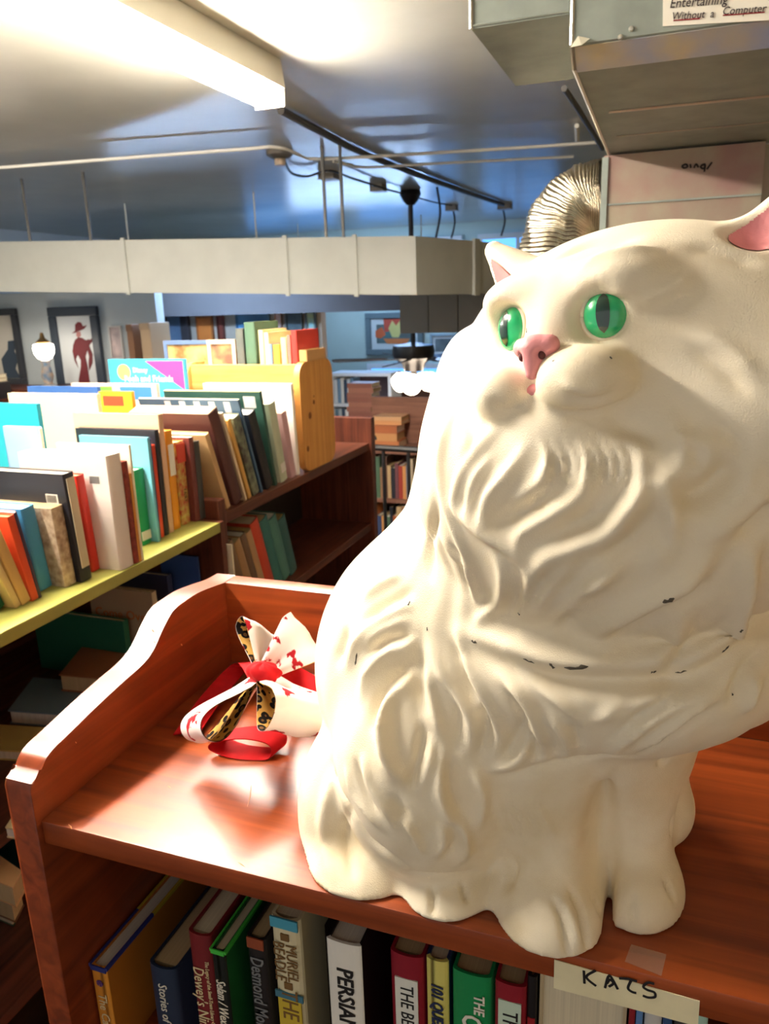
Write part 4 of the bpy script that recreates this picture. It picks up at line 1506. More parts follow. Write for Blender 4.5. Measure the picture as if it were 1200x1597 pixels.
strip(smooth3([at(292, 1146, 2, 0.002), at(335, 1085, 2, 0.012), at(385, 1035, 2, 0.030), BC + Vector((0, 0, -0.012))]), (0.014, 0.008, 0.0), 'red_tail')
strip(smooth3([BC + Vector((0, 0, -0.015)), at(455, 1060, 2, 0.030), at(500, 1085, 2, 0.012), at(530, 1110, 2, 0.001)]), (0.006, -0.022, -0.006), 'red_tail')
# the folded red loop lying in front
lo_ = [at(345, 1150, 2, 0.018), at(390, 1145, 2, 0.020), at(428, 1152, 2, 0.016), at(436, 1166, 2, 0.008), at(425, 1178, 2, 0.001),
       at(380, 1176, 2, 0.001), at(348, 1166, 2, 0.004), at(338, 1158, 2, 0.010), at(345, 1150, 2, 0.018)]
strip(smooth3(lo_, 48), (0.004, 0.012, 0.002), 'red_loop')
mb = MB()
bmesh.ops.create_uvsphere(mb.bm, u_segments=28, v_segments=16, radius=1)
for v in mb.bm.verts:
    a = math.atan2(v.co.y, v.co.x)
    v.co *= 1 + 0.10 * math.sin(a * 6 + v.co.z * 3)
mb.bm.transform(Matrix.Translation(at(412, 1048, 1, 0.672)) @ Matrix.Diagonal((0.020, 0.012, 0.011, 1)))
bowpart('knot', mb, M_RED)

# ------------------------------------------------------------------ green-shelved bookcase
XS, ZS = -1.095, -0.05
M_GREEN = mat('olive green painted shelf', (172, 168, 84), 0.45, noise=0.15, scale=8)
M_DARKW = wood('dark stained bookcase wood', (56, 28, 20), (112, 62, 44), 0.4, 'Y')
M_DARKZ = wood('dark stained bookcase upright', (60, 30, 22), (118, 64, 46), 0.4, 'Z')
ca = thing('bookcase', 'dark bookcase with an olive green shelf, left of the aisle', 'bookcase', (XS, 0.3, -1.0))
yE = at(343, 812, 0, XS).y
child(ca, 'green_shelf', MB().box((XS - 0.62, 0.25, ZS - 0.027), (XS, yE, ZS), bevel=0.002), M_GREEN)
child(ca, 'shelf', MB().box((XS - 0.62, 0.25, -0.45), (XS - 0.01, yE, -0.425)), M_DARKW)
child(ca, 'shelf', MB().box((XS - 0.62, 0.25, -0.80), (XS - 0.01, yE, -0.775)), M_DARKW)
child(ca, 'back_panel', MB().box((XS - 0.64, 0.25, -1.0), (XS - 0.62, yE, ZS - 0.03)), M_DARKW)
for yy in (0.23, yE):
    child(ca, 'upright', MB().box((XS - 0.63, yy, -1.0), (XS, yy + 0.02, ZS - 0.001)), M_DARKZ)
cb = thing('bookcase', 'dark brown bookcase with books on top, further along the aisle', 'bookcase', (XS - 0.04, yE + 0.03, -1.0))
XB = -1.13
yB0, yB1 = yE + 0.035, 2.86
zt = at(361, 769, 0, XB).z
child(cb, 'upright', MB().box((XB - 0.30, yB0, -1.0), (XB + 0.012, yB0 + 0.035, zt), bevel=0.003), M_DARKZ)
child(cb, 'top_board', MB().box((XB - 0.75, yB0 + 0.035, ZS - 0.03), (XB, yB1, ZS), bevel=0.002), M_DARKW)
zlow = -0.385
child(cb, 'shelf', MB().box((XB - 0.32, yB0 + 0.035, zlow - 0.03), (XB, yB1, zlow), bevel=0.002), M_DARKW)
child(cb, 'shelf', MB().box((XB - 0.32, yB0 + 0.035, -0.76), (XB, yB1, -0.73), bevel=0.002), M_DARKW)
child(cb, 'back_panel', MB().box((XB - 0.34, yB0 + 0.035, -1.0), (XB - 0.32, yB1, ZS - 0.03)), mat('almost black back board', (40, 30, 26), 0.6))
child(cb, 'upright', MB().box((XB - 0.75, yB1, -1.0), (XB + 0.012, yB1 + 0.04, at(545, 664, 0, XB).z), bevel=0.003), M_DARKZ)

M_BAR = mat('barcode sticker', (226, 222, 214), 0.6)
M_BARK = mat('barcode black', (34, 32, 32), 0.6)


def barcode(root, T, W, z0, x0=-0.055, w=0.030, h=0.022):
    cover_patch(root, -1, T, x0, x0 + w, z0, z0 + h, M_BAR, 'barcode_sticker')
    mb = MB()
    xx = x0 + 0.002
    rnd = random.Random(int(z0 * 1e5))
    while xx < x0 + w - 0.003:
        ww = rnd.choice((0.0006, 0.001, 0.0016))
        mb.box((xx, -T / 2 - 0.0009, z0 + 0.004), (xx + ww, -T / 2, z0 + h - 0.002))
        xx += ww + 0.0012
    mb.build('barcode', M_BARK, root)


ROW_A = [  # bottom left px, bottom right px, bottom y, spine top px, py, colour, depth, description
    (-7, 12, 958, -72, 838, (20, 92, 64), 0.20, 'dark green'), (13, 23, 956, -52, 830, (206, 176, 122), 0.19, 'thin tan'),
    (25, 40, 951, -26, 838, (198, 158, 96), 0.18, 'tan-yellow'), (41, 52, 944, 0, 812, (206, 72, 40), 0.20, 'orange-red'),
    (53, 57, 938, 6, 808, (62, 44, 66), 0.20, 'very thin purple'), (58, 63, 926, 14, 803, (150, 122, 128), 0.19, 'mauve'),
    (64, 84, 924, 33, 796, (66, 142, 186), 0.19, 'sky blue'), (104, 122, 917, 82, 803, (206, 184, 156), 0.18, 'beige photo-covered'),
    (126, 143, 911, 84, 747, (34, 34, 42), 0.24, 'tall black'), (146, 158, 893, 116, 745, (214, 52, 38), 0.22, 'bright red'),
    (184, 207, 894, 161, 714, (236, 222, 212), 0.24, 'large white'), (208, 216, 890, 170, 728, (158, 62, 44), 0.20, 'red-brown patterned'),
    (217, 221, 886, 190, 744, (216, 150, 66), 0.18, 'slim amber'), (222, 225, 880, 202, 696, (232, 222, 192), 0.20, 'slim cream'),
    (222, 239, 853, 209, 735, (24, 152, 92), 0.19, 'emerald green'), (239, 243, 850, 214, 688, (110, 176, 196), 0.20, 'slim pale blue'),
    (244, 250, 845, 223, 688, (34, 56, 110), 0.20, 'navy'), (251, 258, 840, 237, 695, (214, 70, 40), 0.20, 'vermilion'),
    (259, 265, 836, 242, 672, (40, 40, 46), 0.24, 'charcoal'), (266, 273, 832, 258, 646, (228, 184, 150), 0.26, 'wide peach'),
    (274, 284, 827, 264, 672, (230, 152, 40), 0.20, 'orange'), (286, 300, 820, 279, 690, (196, 178, 96), 0.20, 'yellow and red'),
    (301, 308, 817, 295, 684, (104, 50, 48), 0.22, 'maroon'), (310, 318, 813, 304, 690, (62, 62, 62), 0.20, 'dark grey')]
placed = []
prev = -9
for i, (bl, br, by, tx, ty, col, W, desc) in enumerate(ROW_A):
    p0, p1 = at(bl, by, 2, ZS), at(br, by - (br - bl) * 0.5, 2, ZS)
    xb = min(XS - 0.004, (p0.x + p1.x) / 2)
    pa, pb = at(bl, by, 0, xb).y, at(br, by - (br - bl) * 0.3, 0, xb).y
    tp = at(tx, ty, 0, xb)
    ym, ya = (p0.y + p1.y) / 2, p0.y
    T = max(0.007, (p1.y - p0.y) * 0.93)
    lean = max(0.0, math.atan2(ya - tp.y, tp.z - ZS))
    H = math.hypot(ya - tp.y, tp.z - ZS)
    T *= math.cos(lean)
    placed.append([xb, ya, p1.y, T, lean, H])
# keep neighbours clear of each other at the foot
for i in range(1, len(placed)):
    if placed[i][1] < placed[i - 1][2]:
        placed[i][1] = placed[i - 1][2] + 0.0005
    wid = placed[i][3] / math.cos(placed[i][4])
    placed[i][2] = placed[i][1] + wid
    placed[i][4] = min(placed[i][4], placed[i - 1][4] - 0.001)
for i, (xb, ya, ye, T, lean, H) in enumerate(placed):
    col, W, desc = ROW_A[i][5:]
    H = min(max(H, 0.17), 0.36)
    if i == 0:
        lab = '%s book at the left edge of the photo on the green shelf' % desc
    elif i == len(placed) - 1:
        lab = '%s book at the far end of the green shelf, beside the %s one' % (desc, ROW_A[i - 1][7])
    else:
        lab = '%s book on the green shelf, between the %s and %s ones' % (desc, ROW_A[i - 1][7], ROW_A[i + 1][7])
    hard = i % 3 != 1
    cov = cover_mat(col, 0.35 if desc in ('red-brown patterned', 'beige photo-covered', 'yellow and red') else 0.0,
                    {'yellow and red': (176, 52, 44), 'red-brown patterned': (112, 36, 28), 'beige photo-covered': (150, 122, 98)}.get(desc), 60)
    r = book(lab, (xb, ya + T / 2 / math.cos(lean), ZS + T / 2 * math.sin(lean) + 0.0004), H, W, T, cov, i % 4, lean=lean, hard=hard, group='books on the green shelf', bulge=0.1)
    if desc in ('tall black', 'large white', 'sky blue'):
        barcode(r, T, W, H - 0.065 if desc != 'sky blue' else H - 0.06)
    if desc == 'tall black':
        spine_patch(r, 0.03, H - 0.01, T * 0.7, cover_mat((206, 190, 160)), 'spine_panel', x=0.0012)
    if desc == 'beige photo-covered':
        barcode(r, T, W, H - 0.05, -0.075)
    if desc == 'sky blue':
        cover_patch(r, -1, T, -0.10, -0.06, 0.07, 0.10, cover_mat((214, 60, 130)))
        cover_patch(r, -1, T, -0.05, -0.02, 0.10, 0.13, cover_mat((232, 200, 60)))
    if desc == 'orange':
        spine_patch(r, H * 0.55, H * 0.86, T * 0.8, cover_mat((236, 230, 220)), x=0.001)
    if desc == 'yellow and red':
        spine_patch(r, H * 0.75, H * 0.98, T * 0.9, cover_mat((200, 70, 56)), 'spine_panel', x=0.001)
        spine_text(r, 'FAIRY', 0.016, H, H * 0.35, BLACK_T, bulge_x=0.0022)
    if desc == 'emerald green':
        spine_patch(r, 0.012, 0.034, T * 0.8, M_BAR, 'spine_label', x=0.0016)

# broad picture books standing behind the front row: only their upper edges show
WIDE = [(-40, 60, 629, 1.46, (40, 160, 180), 'wide teal picture book showing above the purple one at the left edge'),
        (-30, 66, 657, 1.30, (104, 78, 160), 'wide violet picture book at the left edge, nearest of the tall ones'),
        (62, 160, 668, 1.34, (150, 186, 214), 'wide pale blue picture book right of the violet one'),
        (15, 178, 614, 1.66, (238, 214, 176), 'long cream picture book lying level behind the teal one'),
        (45, 154, 603, 1.86, (58, 98, 160), 'blue picture book below the dark-framed poster'),
        (156, 227, 611, 1.80, (244, 168, 44), 'yellow-orange picture book right of the blue one'),
        (113, 246, 598, 2.02, (240, 206, 184), 'pale pink picture book right behind the yellow-orange one')]
for k, (pl, pr_, pt, yy, col, lab) in enumerate(WIDE):
    a, b = at(pl, pt, 1, yy), at(pr_, pt, 1, yy)
    zbase = ZS
    b.x = min(b.x, XS - 0.325)
    r = book(lab, (b.x, yy, zbase), (a.z + b.z) / 2 - zbase, b.x - a.x, 0.014, col, k % 3, hard=True, group='wide picture books behind the front row', bulge=0.05)
    if k == 5:
        cover_patch(r, -1, 0.014, -0.10, -0.03, (a.z + b.z) / 2 - zbase - 0.04, (a.z + b.z) / 2 - zbase - 0.012, cover_mat((214, 70, 44)))
    if k == 6:
        cover_patch(r, -1, 0.014, -0.14, -0.02, (a.z + b.z) / 2 - zbase - 0.05, (a.z + b.z) / 2 - zbase - 0.010, cover_mat((70, 130, 190)))
        cover_patch(r, -1, 0.014, -0.24, -0.17, (a.z + b.z) / 2 - zbase - 0.05, (a.z + b.z) / 2 - zbase - 0.010, cover_mat((120, 170, 70)))
M_DIS = cover_mat((70, 184, 222))
yy = 2.16
a, b = at(170, 556, 1, yy), at(289, 560, 1, yy)
H = b.z - ZS
W = b.x - a.x
r = book('turquoise picture book with a pink corner band and yellow sun', (b.x, yy, ZS), H, W, 0.016, M_DIS, 2, hard=True, group='wide picture books behind the front row', bulge=0.05)
T = 0.016
mb = MB()
mb.prism([Vector((-W * 0.50, -T / 2 - 0.001, H - 0.006)), Vector((-0.006, -T / 2 - 0.001, H - 0.10)), Vector((-0.006, -T / 2 - 0.001, H - 0.006))], (0, 0.0015, 0))
mb.build('pink_corner', cover_mat((226, 74, 150)), r)
mb = MB()
mb.lathe([(0.0001, -T / 2 - 0.001), (0.026, -T / 2 - 0.001), (0.026, -T / 2 + 0.001), (0.0001, -T / 2 + 0.001)], (-W * 0.80, 0, H - 0.042), 24, 'Y')
mb.build('yellow_sun', cover_mat((246, 208, 110)), r, True)
for body, sz_, fx_, fz in (('Disney', 0.022, 0.58, 0.036), ('Pooh and Friends', 0.029, 0.48, 0.064)):
    o = text_mesh('title', body, sz_, WHITE, r, 0.0003, 0.0005, 0.95)
    o.matrix_local = frame_matrix(o, (1, 0, 0), (0, 0, 1), (-W * fx_, -T / 2 - 0.0008, H - fz))
cover_patch(r, -1, T, -0.09, -0.01, H - 0.20, H - 0.10, cover_mat((196, 190, 70), 0.8, (220, 90, 70), 40))

ROW_B = [(350, 357, 763, 330, 672, (198, 160, 112), 0.20, 'tan'), (366, 382, 776, 318, 655, (84, 48, 44), 0.26, 'dark brown'),
         (383, 386, 774, 337, 655, (226, 206, 170), 0.22, 'slim cream'), (388, 393, 765, 346, 668, (206, 160, 84), 0.17, 'short ochre'),
         (396, 407, 760, 353, 668, (128, 138, 112), 0.20, 'photo-covered'), (408, 411, 758, 368, 628, (70, 100, 130), 0.34, 'wide blue and white striped'),
         (417, 429, 756, 388, 648, (36, 36, 40), 0.26, 'shiny black'), (430, 434, 752, 405, 612, (44, 78, 66), 0.34, 'wide dark green'),
         (440, 451, 745, 404, 648, (188, 196, 170), 0.24, 'pale green'), (456, 464, 739, 433, 652, (196, 156, 160), 0.24, 'dusty pink'),
         (465, 469, 735, 452, 600, (240, 236, 224), 0.33, 'wide white')]
prevy = yB0 + 0.04
plean = 0.24
for i, (bl, br, by, tx, ty, col, W, desc) in enumerate(ROW_B):
    xb = XB - 0.015
    p0, p1 = at(bl, by, 0, xb), at(br, by - (br - bl) * 0.3, 0, xb)
    tp = at(tx, ty, 0, xb)
    ya = max(prevy, p0.y)
    lean = min(0.40, max(0.05, math.atan2(ya - tp.y, tp.z - ZS)))
    if i == 0:
        lean, ya = 0.33, max(ya, yB0 + 0.085)
    else:
        lean = min(lean, plean - 0.002)
    if desc == 'wide white':
        lean = 0.04
    plean = lean
    H = min(0.36, math.hypot(ya - tp.y, tp.z - ZS))
    T = max(0.008, (p1.y - p0.y) * 0.9 * math.cos(lean))
    prevy = ya + T / math.cos(lean) + 0.001
    lab = '%s book leaning on the brown bookcase top, %s' % (desc, 'nearest of its row' if i == 0 else 'past the %s one' % ROW_B[i - 1][7].replace('wide blue and white ', ''))
    r = book(lab, (xb, ya + T / 2 / math.cos(lean), ZS + T / 2 * math.sin(lean) + 0.0004), H, W, T,
             cover_mat(col, 0.5 if desc == 'photo-covered' else 0, (70, 60, 60), 40), i % 4, lean=lean, hard=i % 2 == 0, group='books leaning on the brown bookcase top', bulge=0.1)
    if desc == 'pale green':
        spine_patch(r, 0.03, 0.06, T * 0.7, M_BAR, 'spine_label', x=0.001)
    if 'striped' in desc:
        for s in range(5):
            cover_patch(r, -1, T, -0.05 - s * 0.05, -0.03 - s * 0.05, H - 0.05, H - 0.006, cover_mat((226, 232, 232)))
    if desc == 'wide dark green':
        cover_patch(r, -1, T, -0.06, -0.02, H - 0.05, H - 0.014, M_BAR, 'barcode_sticker')

# ------------------------------------------------------------------ wooden tabletop book rack
M_PINE = wood('honey pine', (196, 132, 58), (226, 168, 92), 0.4, 'Z')
M_PINEX = wood('honey pine rail', (206, 146, 70), (236, 184, 108), 0.4, 'X')
ry0, ry1 = max(prevy + 0.012, at(463, 640, 0, -1.135).y), at(521, 640, 0, -1.135).y
rz1 = at(490, 562, 0, -1.135).z
rack = thing('book_rack', 'honey-coloured pine tabletop book rack with rounded end panels', 'book rack', (-1.4, (ry0 + ry1) / 2, ZS))
xl = at(291, 574, 1, ry0 + 0.03).x


def rrect(x_, y0_, y1_, z0_, z1_, rad_):
    pts = []
    for cy_, cz_, a0 in ((y1_ - rad_, z1_ - rad_, 0), (y0_ + rad_, z1_ - rad_, 1), (y0_ + rad_, z0_ + rad_, 2), (y1_ - rad_, z0_ + rad_, 3)):
        for k in range(7):
            a = (a0 + k / 6) * PI / 2
            pts.append(Vector((x_, cy_ + rad_ * math.cos(a), cz_ + rad_ * math.sin(a))))
    return pts


for xa in (-1.157, xl):
    ep = child(rack, 'end_panel', MB().prism(rrect(xa, ry0, ry1, ZS + 0.0005, rz1, 0.05), (0.022, 0, 0)), M_PINE, True)
    if xa == -1.157:
        for (px, py, r_) in ((490, 627, 0.008), (484, 648, 0.012), (481, 700, 0.010), (490, 618, 0.004)):
            p = at(px, py, 0, -1.1345)
            child(rack, 'knot', MB().lathe([(0.0001, 0.0004), (r_ * 0.7, 0.0003), (r_, 0)], (-1.135, p.y, p.z), 14, 'X'), mat('dark wood knot', (128, 70, 28), 0.5), True, ep)
child(rack, 'rail', MB().box((xl + 0.022, ry0 + 0.02, rz1 - 0.09), (-1.157, ry0 + 0.038, rz1 - 0.006), bevel=0.003), M_PINEX)
child(rack, 'rail', MB().box((xl + 0.022, ry1 - 0.038, rz1 - 0.09), (-1.157, ry1 - 0.02, rz1 - 0.02), bevel=0.003), M_PINEX)
zr = rz1 - 0.10
child(rack, 'floor_board', MB().box((xl + 0.022, ry0 + 0.02, zr - 0.018), (-1.157, ry1 - 0.02, zr)), M_PINEX)
yr = ry0 + 0.045
RACK = [(366, 378, 513, (92, 96, 92), 0.20, 'dark grey-green slim'), (379, 396, 503, (84, 112, 92), 0.21, 'sage green'),
        (402, 410, 515, (224, 206, 156), 0.19, 'cream'), (411, 418, 519, (228, 212, 170), 0.18, 'pale cream'), (419, 424, 537, (120, 146, 170), 0.15, 'small grey-blue'),
        (425, 436, 538, (222, 162, 70), 0.15, 'small amber'), (437, 446, 527, (230, 200, 150), 0.17, 'sand-coloured'), (447, 452, 523, (220, 120, 110), 0.18, 'slim coral'),
        (453, 462, 516, (196, 62, 56), 0.20, 'red')]
px_prev = None
for i, (pl, pr_, pt, col, W, desc) in enumerate(RACK):
    a, b = at(pl, pt, 1, yr), at(pr_, pt, 1, yr)
    lab = '%s book standing in the pine rack%s' % (desc, ', leftmost of its books' if i == 0 else ', right of the %s one' % RACK[i - 1][5])
    book(lab, ((a.x + b.x) / 2, yr, zr), a.z - zr, min(W, ry1 - 0.045 - yr), (b.x - a.x) * 0.95, col, i % 4, yaw=-PI / 2, group='books in the pine rack', bulge=0.1)
a, b = at(466, 547, 1, yr), at(478, 547, 1, yr)
book('tan book lying against the end panel of the pine rack, right of the red one', ((a.x + b.x) / 2 - 0.0, yr, rz1 + 0.001), a.z - rz1, 0.15, b.x - a.x, (204, 156, 100), 1, yaw=-PI / 2, group='books in the pine rack', bulge=0.1)
# two small framed pictures propped in the rack
for pl, pr_, pt, col, col2, lab, fr_ in ((254, 331, 531, (222, 190, 122), (150, 104, 60), 'small framed picture with a blue-grey frame, propped at the left of the pine rack', (96, 116, 150)),
                                         (322, 366, 530, (122, 92, 76), (206, 160, 110), 'small framed brown picture with a pale mount, right of the blue-framed one', (226, 200, 176))):
    yy = yr + 0.02 + (0.04 if pl == 254 else 0)
    a, b = at(pl, pt, 1, yy), at(pr_, pt, 1, yy)
    z0_ = rz1 - 0.03
    ft = thing('picture_frame', lab, 'picture', ((a.x + b.x) / 2, yy, z0_))
    w_ = 0.014
    mb = MB()
    z1_ = (a.z + b.z) / 2
    mb.box((a.x, yy, z0_), (b.x, yy + 0.015, z0_ + w_)).box((a.x, yy, z1_ - w_), (b.x, yy + 0.015, z1_)).box((a.x, yy, z0_ + w_), (a.x + w_, yy + 0.015, z1_ - w_)).box((b.x - w_, yy, z0_ + w_), (b.x, yy + 0.015, z1_ - w_))
    child(ft, 'frame', mb, cover_mat(fr_))
    child(ft, 'picture', MB().box((a.x + w_, yy + 0.005, z0_ + w_), (b.x - w_, yy + 0.010, z1_ - w_)), cover_mat(col, 0.8, col2, 20))

# ------------------------------------------------------------------ books on the lower shelves
LOW_B = [((150, 58, 52), 0.24, 'dark red'), ((74, 52, 42), 0.25, 'dark brown'), ((92, 68, 54), 0.25, 'brown'), ((128, 98, 70), 0.24, 'light brown'), ((168, 132, 90), 0.23, 'tan'),
         ((110, 84, 64), 0.24, 'mid brown'), ((174, 140, 100), 0.24, 'buff'), ((196, 68, 44), 0.26, 'wide orange-red'), ((54, 112, 108), 0.25, 'teal'), ((78, 128, 118), 0.24, 'grey-teal'), ((52, 92, 92), 0.22, 'dark teal')]
yv = at(352, 905, 0, XB).y + 0.02
ys_ = [at(p, 1, 0, XB).y for p in (362,)]
px_ends = [372, 384, 394, 404, 414, 422, 430, 456, 468, 477, 484]
yv = yB0 + 0.125
for i, (col, H, desc) in enumerate(LOW_B):
    yend = at(px_ends[i], 880 - (px_ends[i] - 440) * 0.45, 0, XB).y
    lean = 0.34 - 0.004 * i
    T = min(0.05, max(0.012, (yend - yv) * math.cos(lean) * 0.95))
    lab = '%s book on the brown bookcase lower shelf%s' % (desc, ', nearest to the viewer' if i == 0 else ', past the %s one' % LOW_B[i - 1][2])
    book(lab, (XB - 0.03, yv + T / 2 / math.cos(lean), zlow + T / 2 * math.sin(lean) + 0.0004), H, 0.18, T, col, (i + 1) % 4, lean=lean, group='books on the lower brown shelf', bulge=0.1)
    yv += T / math.cos(lean) + 0.001


def face_book(lab, pl, pr_, pt, pb, yy, col, T=0.016, tilt=0.0, zbase=None, pages=0, cat='book', grp='books under the green shelf'):
    """a book whose front cover faces the viewer"""
    a, b = at(pl, pb, 1, yy), at(pr_, pb, 1, yy)
    z1_ = min(at((pl + pr_) / 2, pt, 1, yy).z, -0.082 if yy > 1.2 else -0.456)
    z0_ = (a.z + b.z) / 2 if zbase is None else zbase
    return book(lab, (b.x, yy, z0_), z1_ - z0_, b.x - a.x, T, col, pages, lean=-tilt, group=grp, bulge=0.05), z1_ - z0_, b.x - a.x


ZL = -0.4248
r, H, W = face_book('cream picture book with orange title, in shade under the green shelf', 150, 246, 918, 972, 1.50, (176, 158, 128), 0.02, 0.0, ZL)
o = text_mesh('title', 'Come Over', 0.035, mat('orange title', (190, 110, 50), 0.6), r, 0.0003)
o.matrix_local = frame_matrix(o, (1, 0, 0), (0, 0, 1), (-W / 2, -0.0108, H - 0.07))
face_book('dark blue book behind the cream picture book under the green shelf', 190, 268, 893, 930, 1.62, (52, 60, 96), 0.02, 0.0, ZL)
face_book('blue picture book under the far end of the green shelf', 254, 312, 866, 900, 1.66, (52, 84, 150), 0.008, 0.0, ZL)
face_book('white and blue picture book right of the blue one under the green shelf', 324, 366, 848, 895, 1.71, (228, 216, 186), 0.006, 0.0, ZL)
face_book('large dark green picture book tilted back under the green shelf', 70, 206, 960, 1045, 1.46, (40, 110, 84), 0.02, 0.0, ZL)


def flat_book(lab, pts, z, h, col, pages=0):
    p = [at(x_, y_, 2, z) for x_, y_ in pts]
    c_ = sum(p, Vector()) / 4
    r_ = thing('book', lab, 'book', (c_.x, c_.y, z - h), 'books lying under the green shelf')
    child(r_, 'cover', MB().prism(p, (0, 0, -0.003)).prism([q - Vector((0, 0, h - 0.003)) for q in p], (0, 0, -0.003)), cover_mat(col))
    child(r_, 'page_block', MB().prism([c_ + (q - c_) * 0.96 - Vector((0, 0, 0.003)) for q in p], (0, 0, -(h - 0.006))), PAGES[pages])
    return r_


flat_book('brown book lying flat in front of the dark green picture book', [(92, 1052), (182, 1060), (204, 1018), (130, 1006)], -0.344, 0.044, (150, 96, 62), 1)
flat_book('pale blue book lying flat below the brown one', [(12, 1108), (150, 1118), (188, 1068), (52, 1056)], -0.389, 0.0355, (118, 140, 156), 2)
flat_book('yellow-tan book lying flat at the left edge, below the pale blue one', [(-60, 1166), (70, 1174), (94, 1136), (-30, 1128)], -0.40, 0.0245, (196, 166, 96), 0)
face_book('dark teal book standing low at the left edge of the photo', -60, 30, 1160, 1265, 1.14, (20, 74, 92), 0.02, 0.0, -0.7745)
flat_book('beige board book with a green spine lying beside the red-brown bookcase', [(8, 1290), (58, 1300), (62, 1262), (30, 1256)], -0.402, 0.0225, (214, 196, 152), 2)
for (lab, dx, z_, h_, col, pg) in (('buff book topmost in the low stack at the left edge', 0, -0.50, 0.045, (206, 164, 116), 1), ('grey book second in the low stack at the left edge', -12, -0.546, 0.040, (150, 140, 122), 2),
                                   ('brown book third in the low stack at the left edge', -6, -0.587, 0.085, (120, 84, 60), 1), ('green book at the bottom of the low stack at the left edge', -10, -0.673, 0.1015, (60, 92, 70), 0)):
    flat_book(lab, [(-60 + dx, 1352), (20 + dx, 1384), (34 + dx, 1358), (-20 + dx, 1320)], z_, h_, col, pg)

# ------------------------------------------------------------------ pictures and things along the partition
YP = 5.29


def framed(lab, pts_px, yy, w_, fcol, pcol, depth=0.04, pcol2=None, scale=4, mount=None, name='framed_picture'):
    (pl, pt), (pr_, pb) = pts_px
    a, b = at(pl, pt, 1, yy), at(pr_, pb, 1, yy)
    x0, x1, z0_, z1_ = a.x, b.x, b.z, (a.z + at(pr_, pt, 1, yy).z) / 2
    ft = thing(name, lab, 'picture', ((x0 + x1) / 2, yy, z0_))
    mb = MB()
    y0_, y1_ = yy - depth, yy
    mb.box((x0, y0_, z0_), (x1, y1_, z0_ + w_), bevel=w_ * 0.12).box((x0, y0_, z1_ - w_), (x1, y1_, z1_), bevel=w_ * 0.12)
    mb.box((x0, y0_, z0_ + w_), (x0 + w_, y1_, z1_ - w_), bevel=w_ * 0.12).box((x1 - w_, y0_, z0_ + w_), (x1, y1_, z1_ - w_), bevel=w_ * 0.12)
    child(ft, 'frame', mb, cover_mat(fcol))
    m = cover_mat(pcol, 0.8 if pcol2 else 0, pcol2, scale)
    iw = w_
    if mount:
        child(ft, 'mount', MB().box((x0 + w_, yy - depth * 0.4, z0_ + w_), (x1 - w_, yy, z1_ - w_)), cover_mat(mount))
        iw = w_ * 2.0
    child(ft, 'picture', MB().box((x0 + iw, yy - depth * 0.5, z0_ + iw), (x1 - iw, yy, z1_ - iw)), m)
    return ft, (x0, x1, z0_, z1_)


ft, (x0, x1, z0_, z1_) = framed('dark-framed poster of a woman in a red dress and wide hat', ((77, 478), (170, 612)), YP, 0.075, (54, 62, 74), (202, 206, 208))
M_DRESS = mat('maroon print', (104, 36, 42), 0.7)


def fig(poly_px, nm, m, dy=0.024):
    child(ft, nm, MB().prism([at(x_, y_, 1, YP - dy) for x_, y_ in poly_px], (0, 0.004, 0)), m)


# outline of the printed figure: hat, head and shoulders, long dress, arm
fig([(112, 520), (117, 516), (117, 506), (121, 502), (126, 503), (129, 509), (135, 507), (131, 513), (124, 516), (117, 519)], 'printed_hat', M_DRESS)
fig([(119, 518), (125, 517), (126, 524), (122, 527), (119, 524)], 'printed_head', mat('rose print', (176, 120, 116), 0.7), 0.0235)
fig([(117, 530), (122, 526), (128, 527), (134, 531), (138, 529), (141, 532), (139, 540), (144, 552), (144, 566), (139, 578), (138, 566), (139, 556), (136, 546),
     (133, 556), (136, 570), (139, 590), (141, 606), (122, 606), (123, 590), (126, 572), (126, 562), (121, 553), (118, 560), (122, 574), (116, 562), (113, 548), (114, 538)], 'printed_dress', M_DRESS)
fig([(138, 532), (145, 526), (147, 529), (140, 537)], 'printed_arm', M_DRESS, 0.0235)
ft2, bx = framed('dark-framed picture of a dark blue vase at the left edge of the photo', ((-60, 482), (45, 600)), YP, 0.055, (52, 54, 60), (206, 198, 184))
ft = ft2
fig([(2, 560), (12, 545), (12, 532), (26, 530), (22, 548), (28, 560), (24, 575), (32, 590), (10, 590), (6, 580)], 'printed_vase', mat('dark blue print', (58, 70, 84), 0.7))
framed('small unframed pink and grey print right of the woman poster', ((170, 508), (196, 560)), YP, 0.012, (200, 196, 192), (220, 200, 196), 0.02, (120, 110, 116), 6)
for pl, pr_, pt, pb, col, lab in ((196, 217, 506, 606, (136, 98, 72), 'brown cardboard box end against the partition'), (217, 244, 504, 606, (186, 160, 130), 'tan cardboard box beside the brown box end')):
    a, b = at(pl, pt, 1, 5.0), at(pr_, pb, 1, 5.0)
    r = thing('cardboard_box', lab, 'box', ((a.x + b.x) / 2, 5.0, b.z))
    child(r, 'box', MB().box((a.x + 0.001, 5.0, b.z), (b.x - 0.001, 5.25, a.z), bevel=0.004), cover_mat(col))
    child(r, 'flap', MB().box((a.x + 0.004, 4.99, a.z - 0.05), (b.x - 0.004, 5.0, a.z - 0.004)), cover_mat(tuple(int(c_ * 0.92) for c_ in col)))
# shelf ledge that carries the boxes and lamp
a, b = at(40, 608, 1, 4.95), at(250, 608, 1, 4.95)
led = thing('display_cabinet', 'low dark cabinet below the pictures, behind the picture books', 'cabinet', (a.x, 4.9, -2.6))
child(led, 'cabinet_body', MB().box((a.x - 1.5, 4.88, -2.6), (b.x, 5.24, b.z - 0.001)), M_DARKZ)
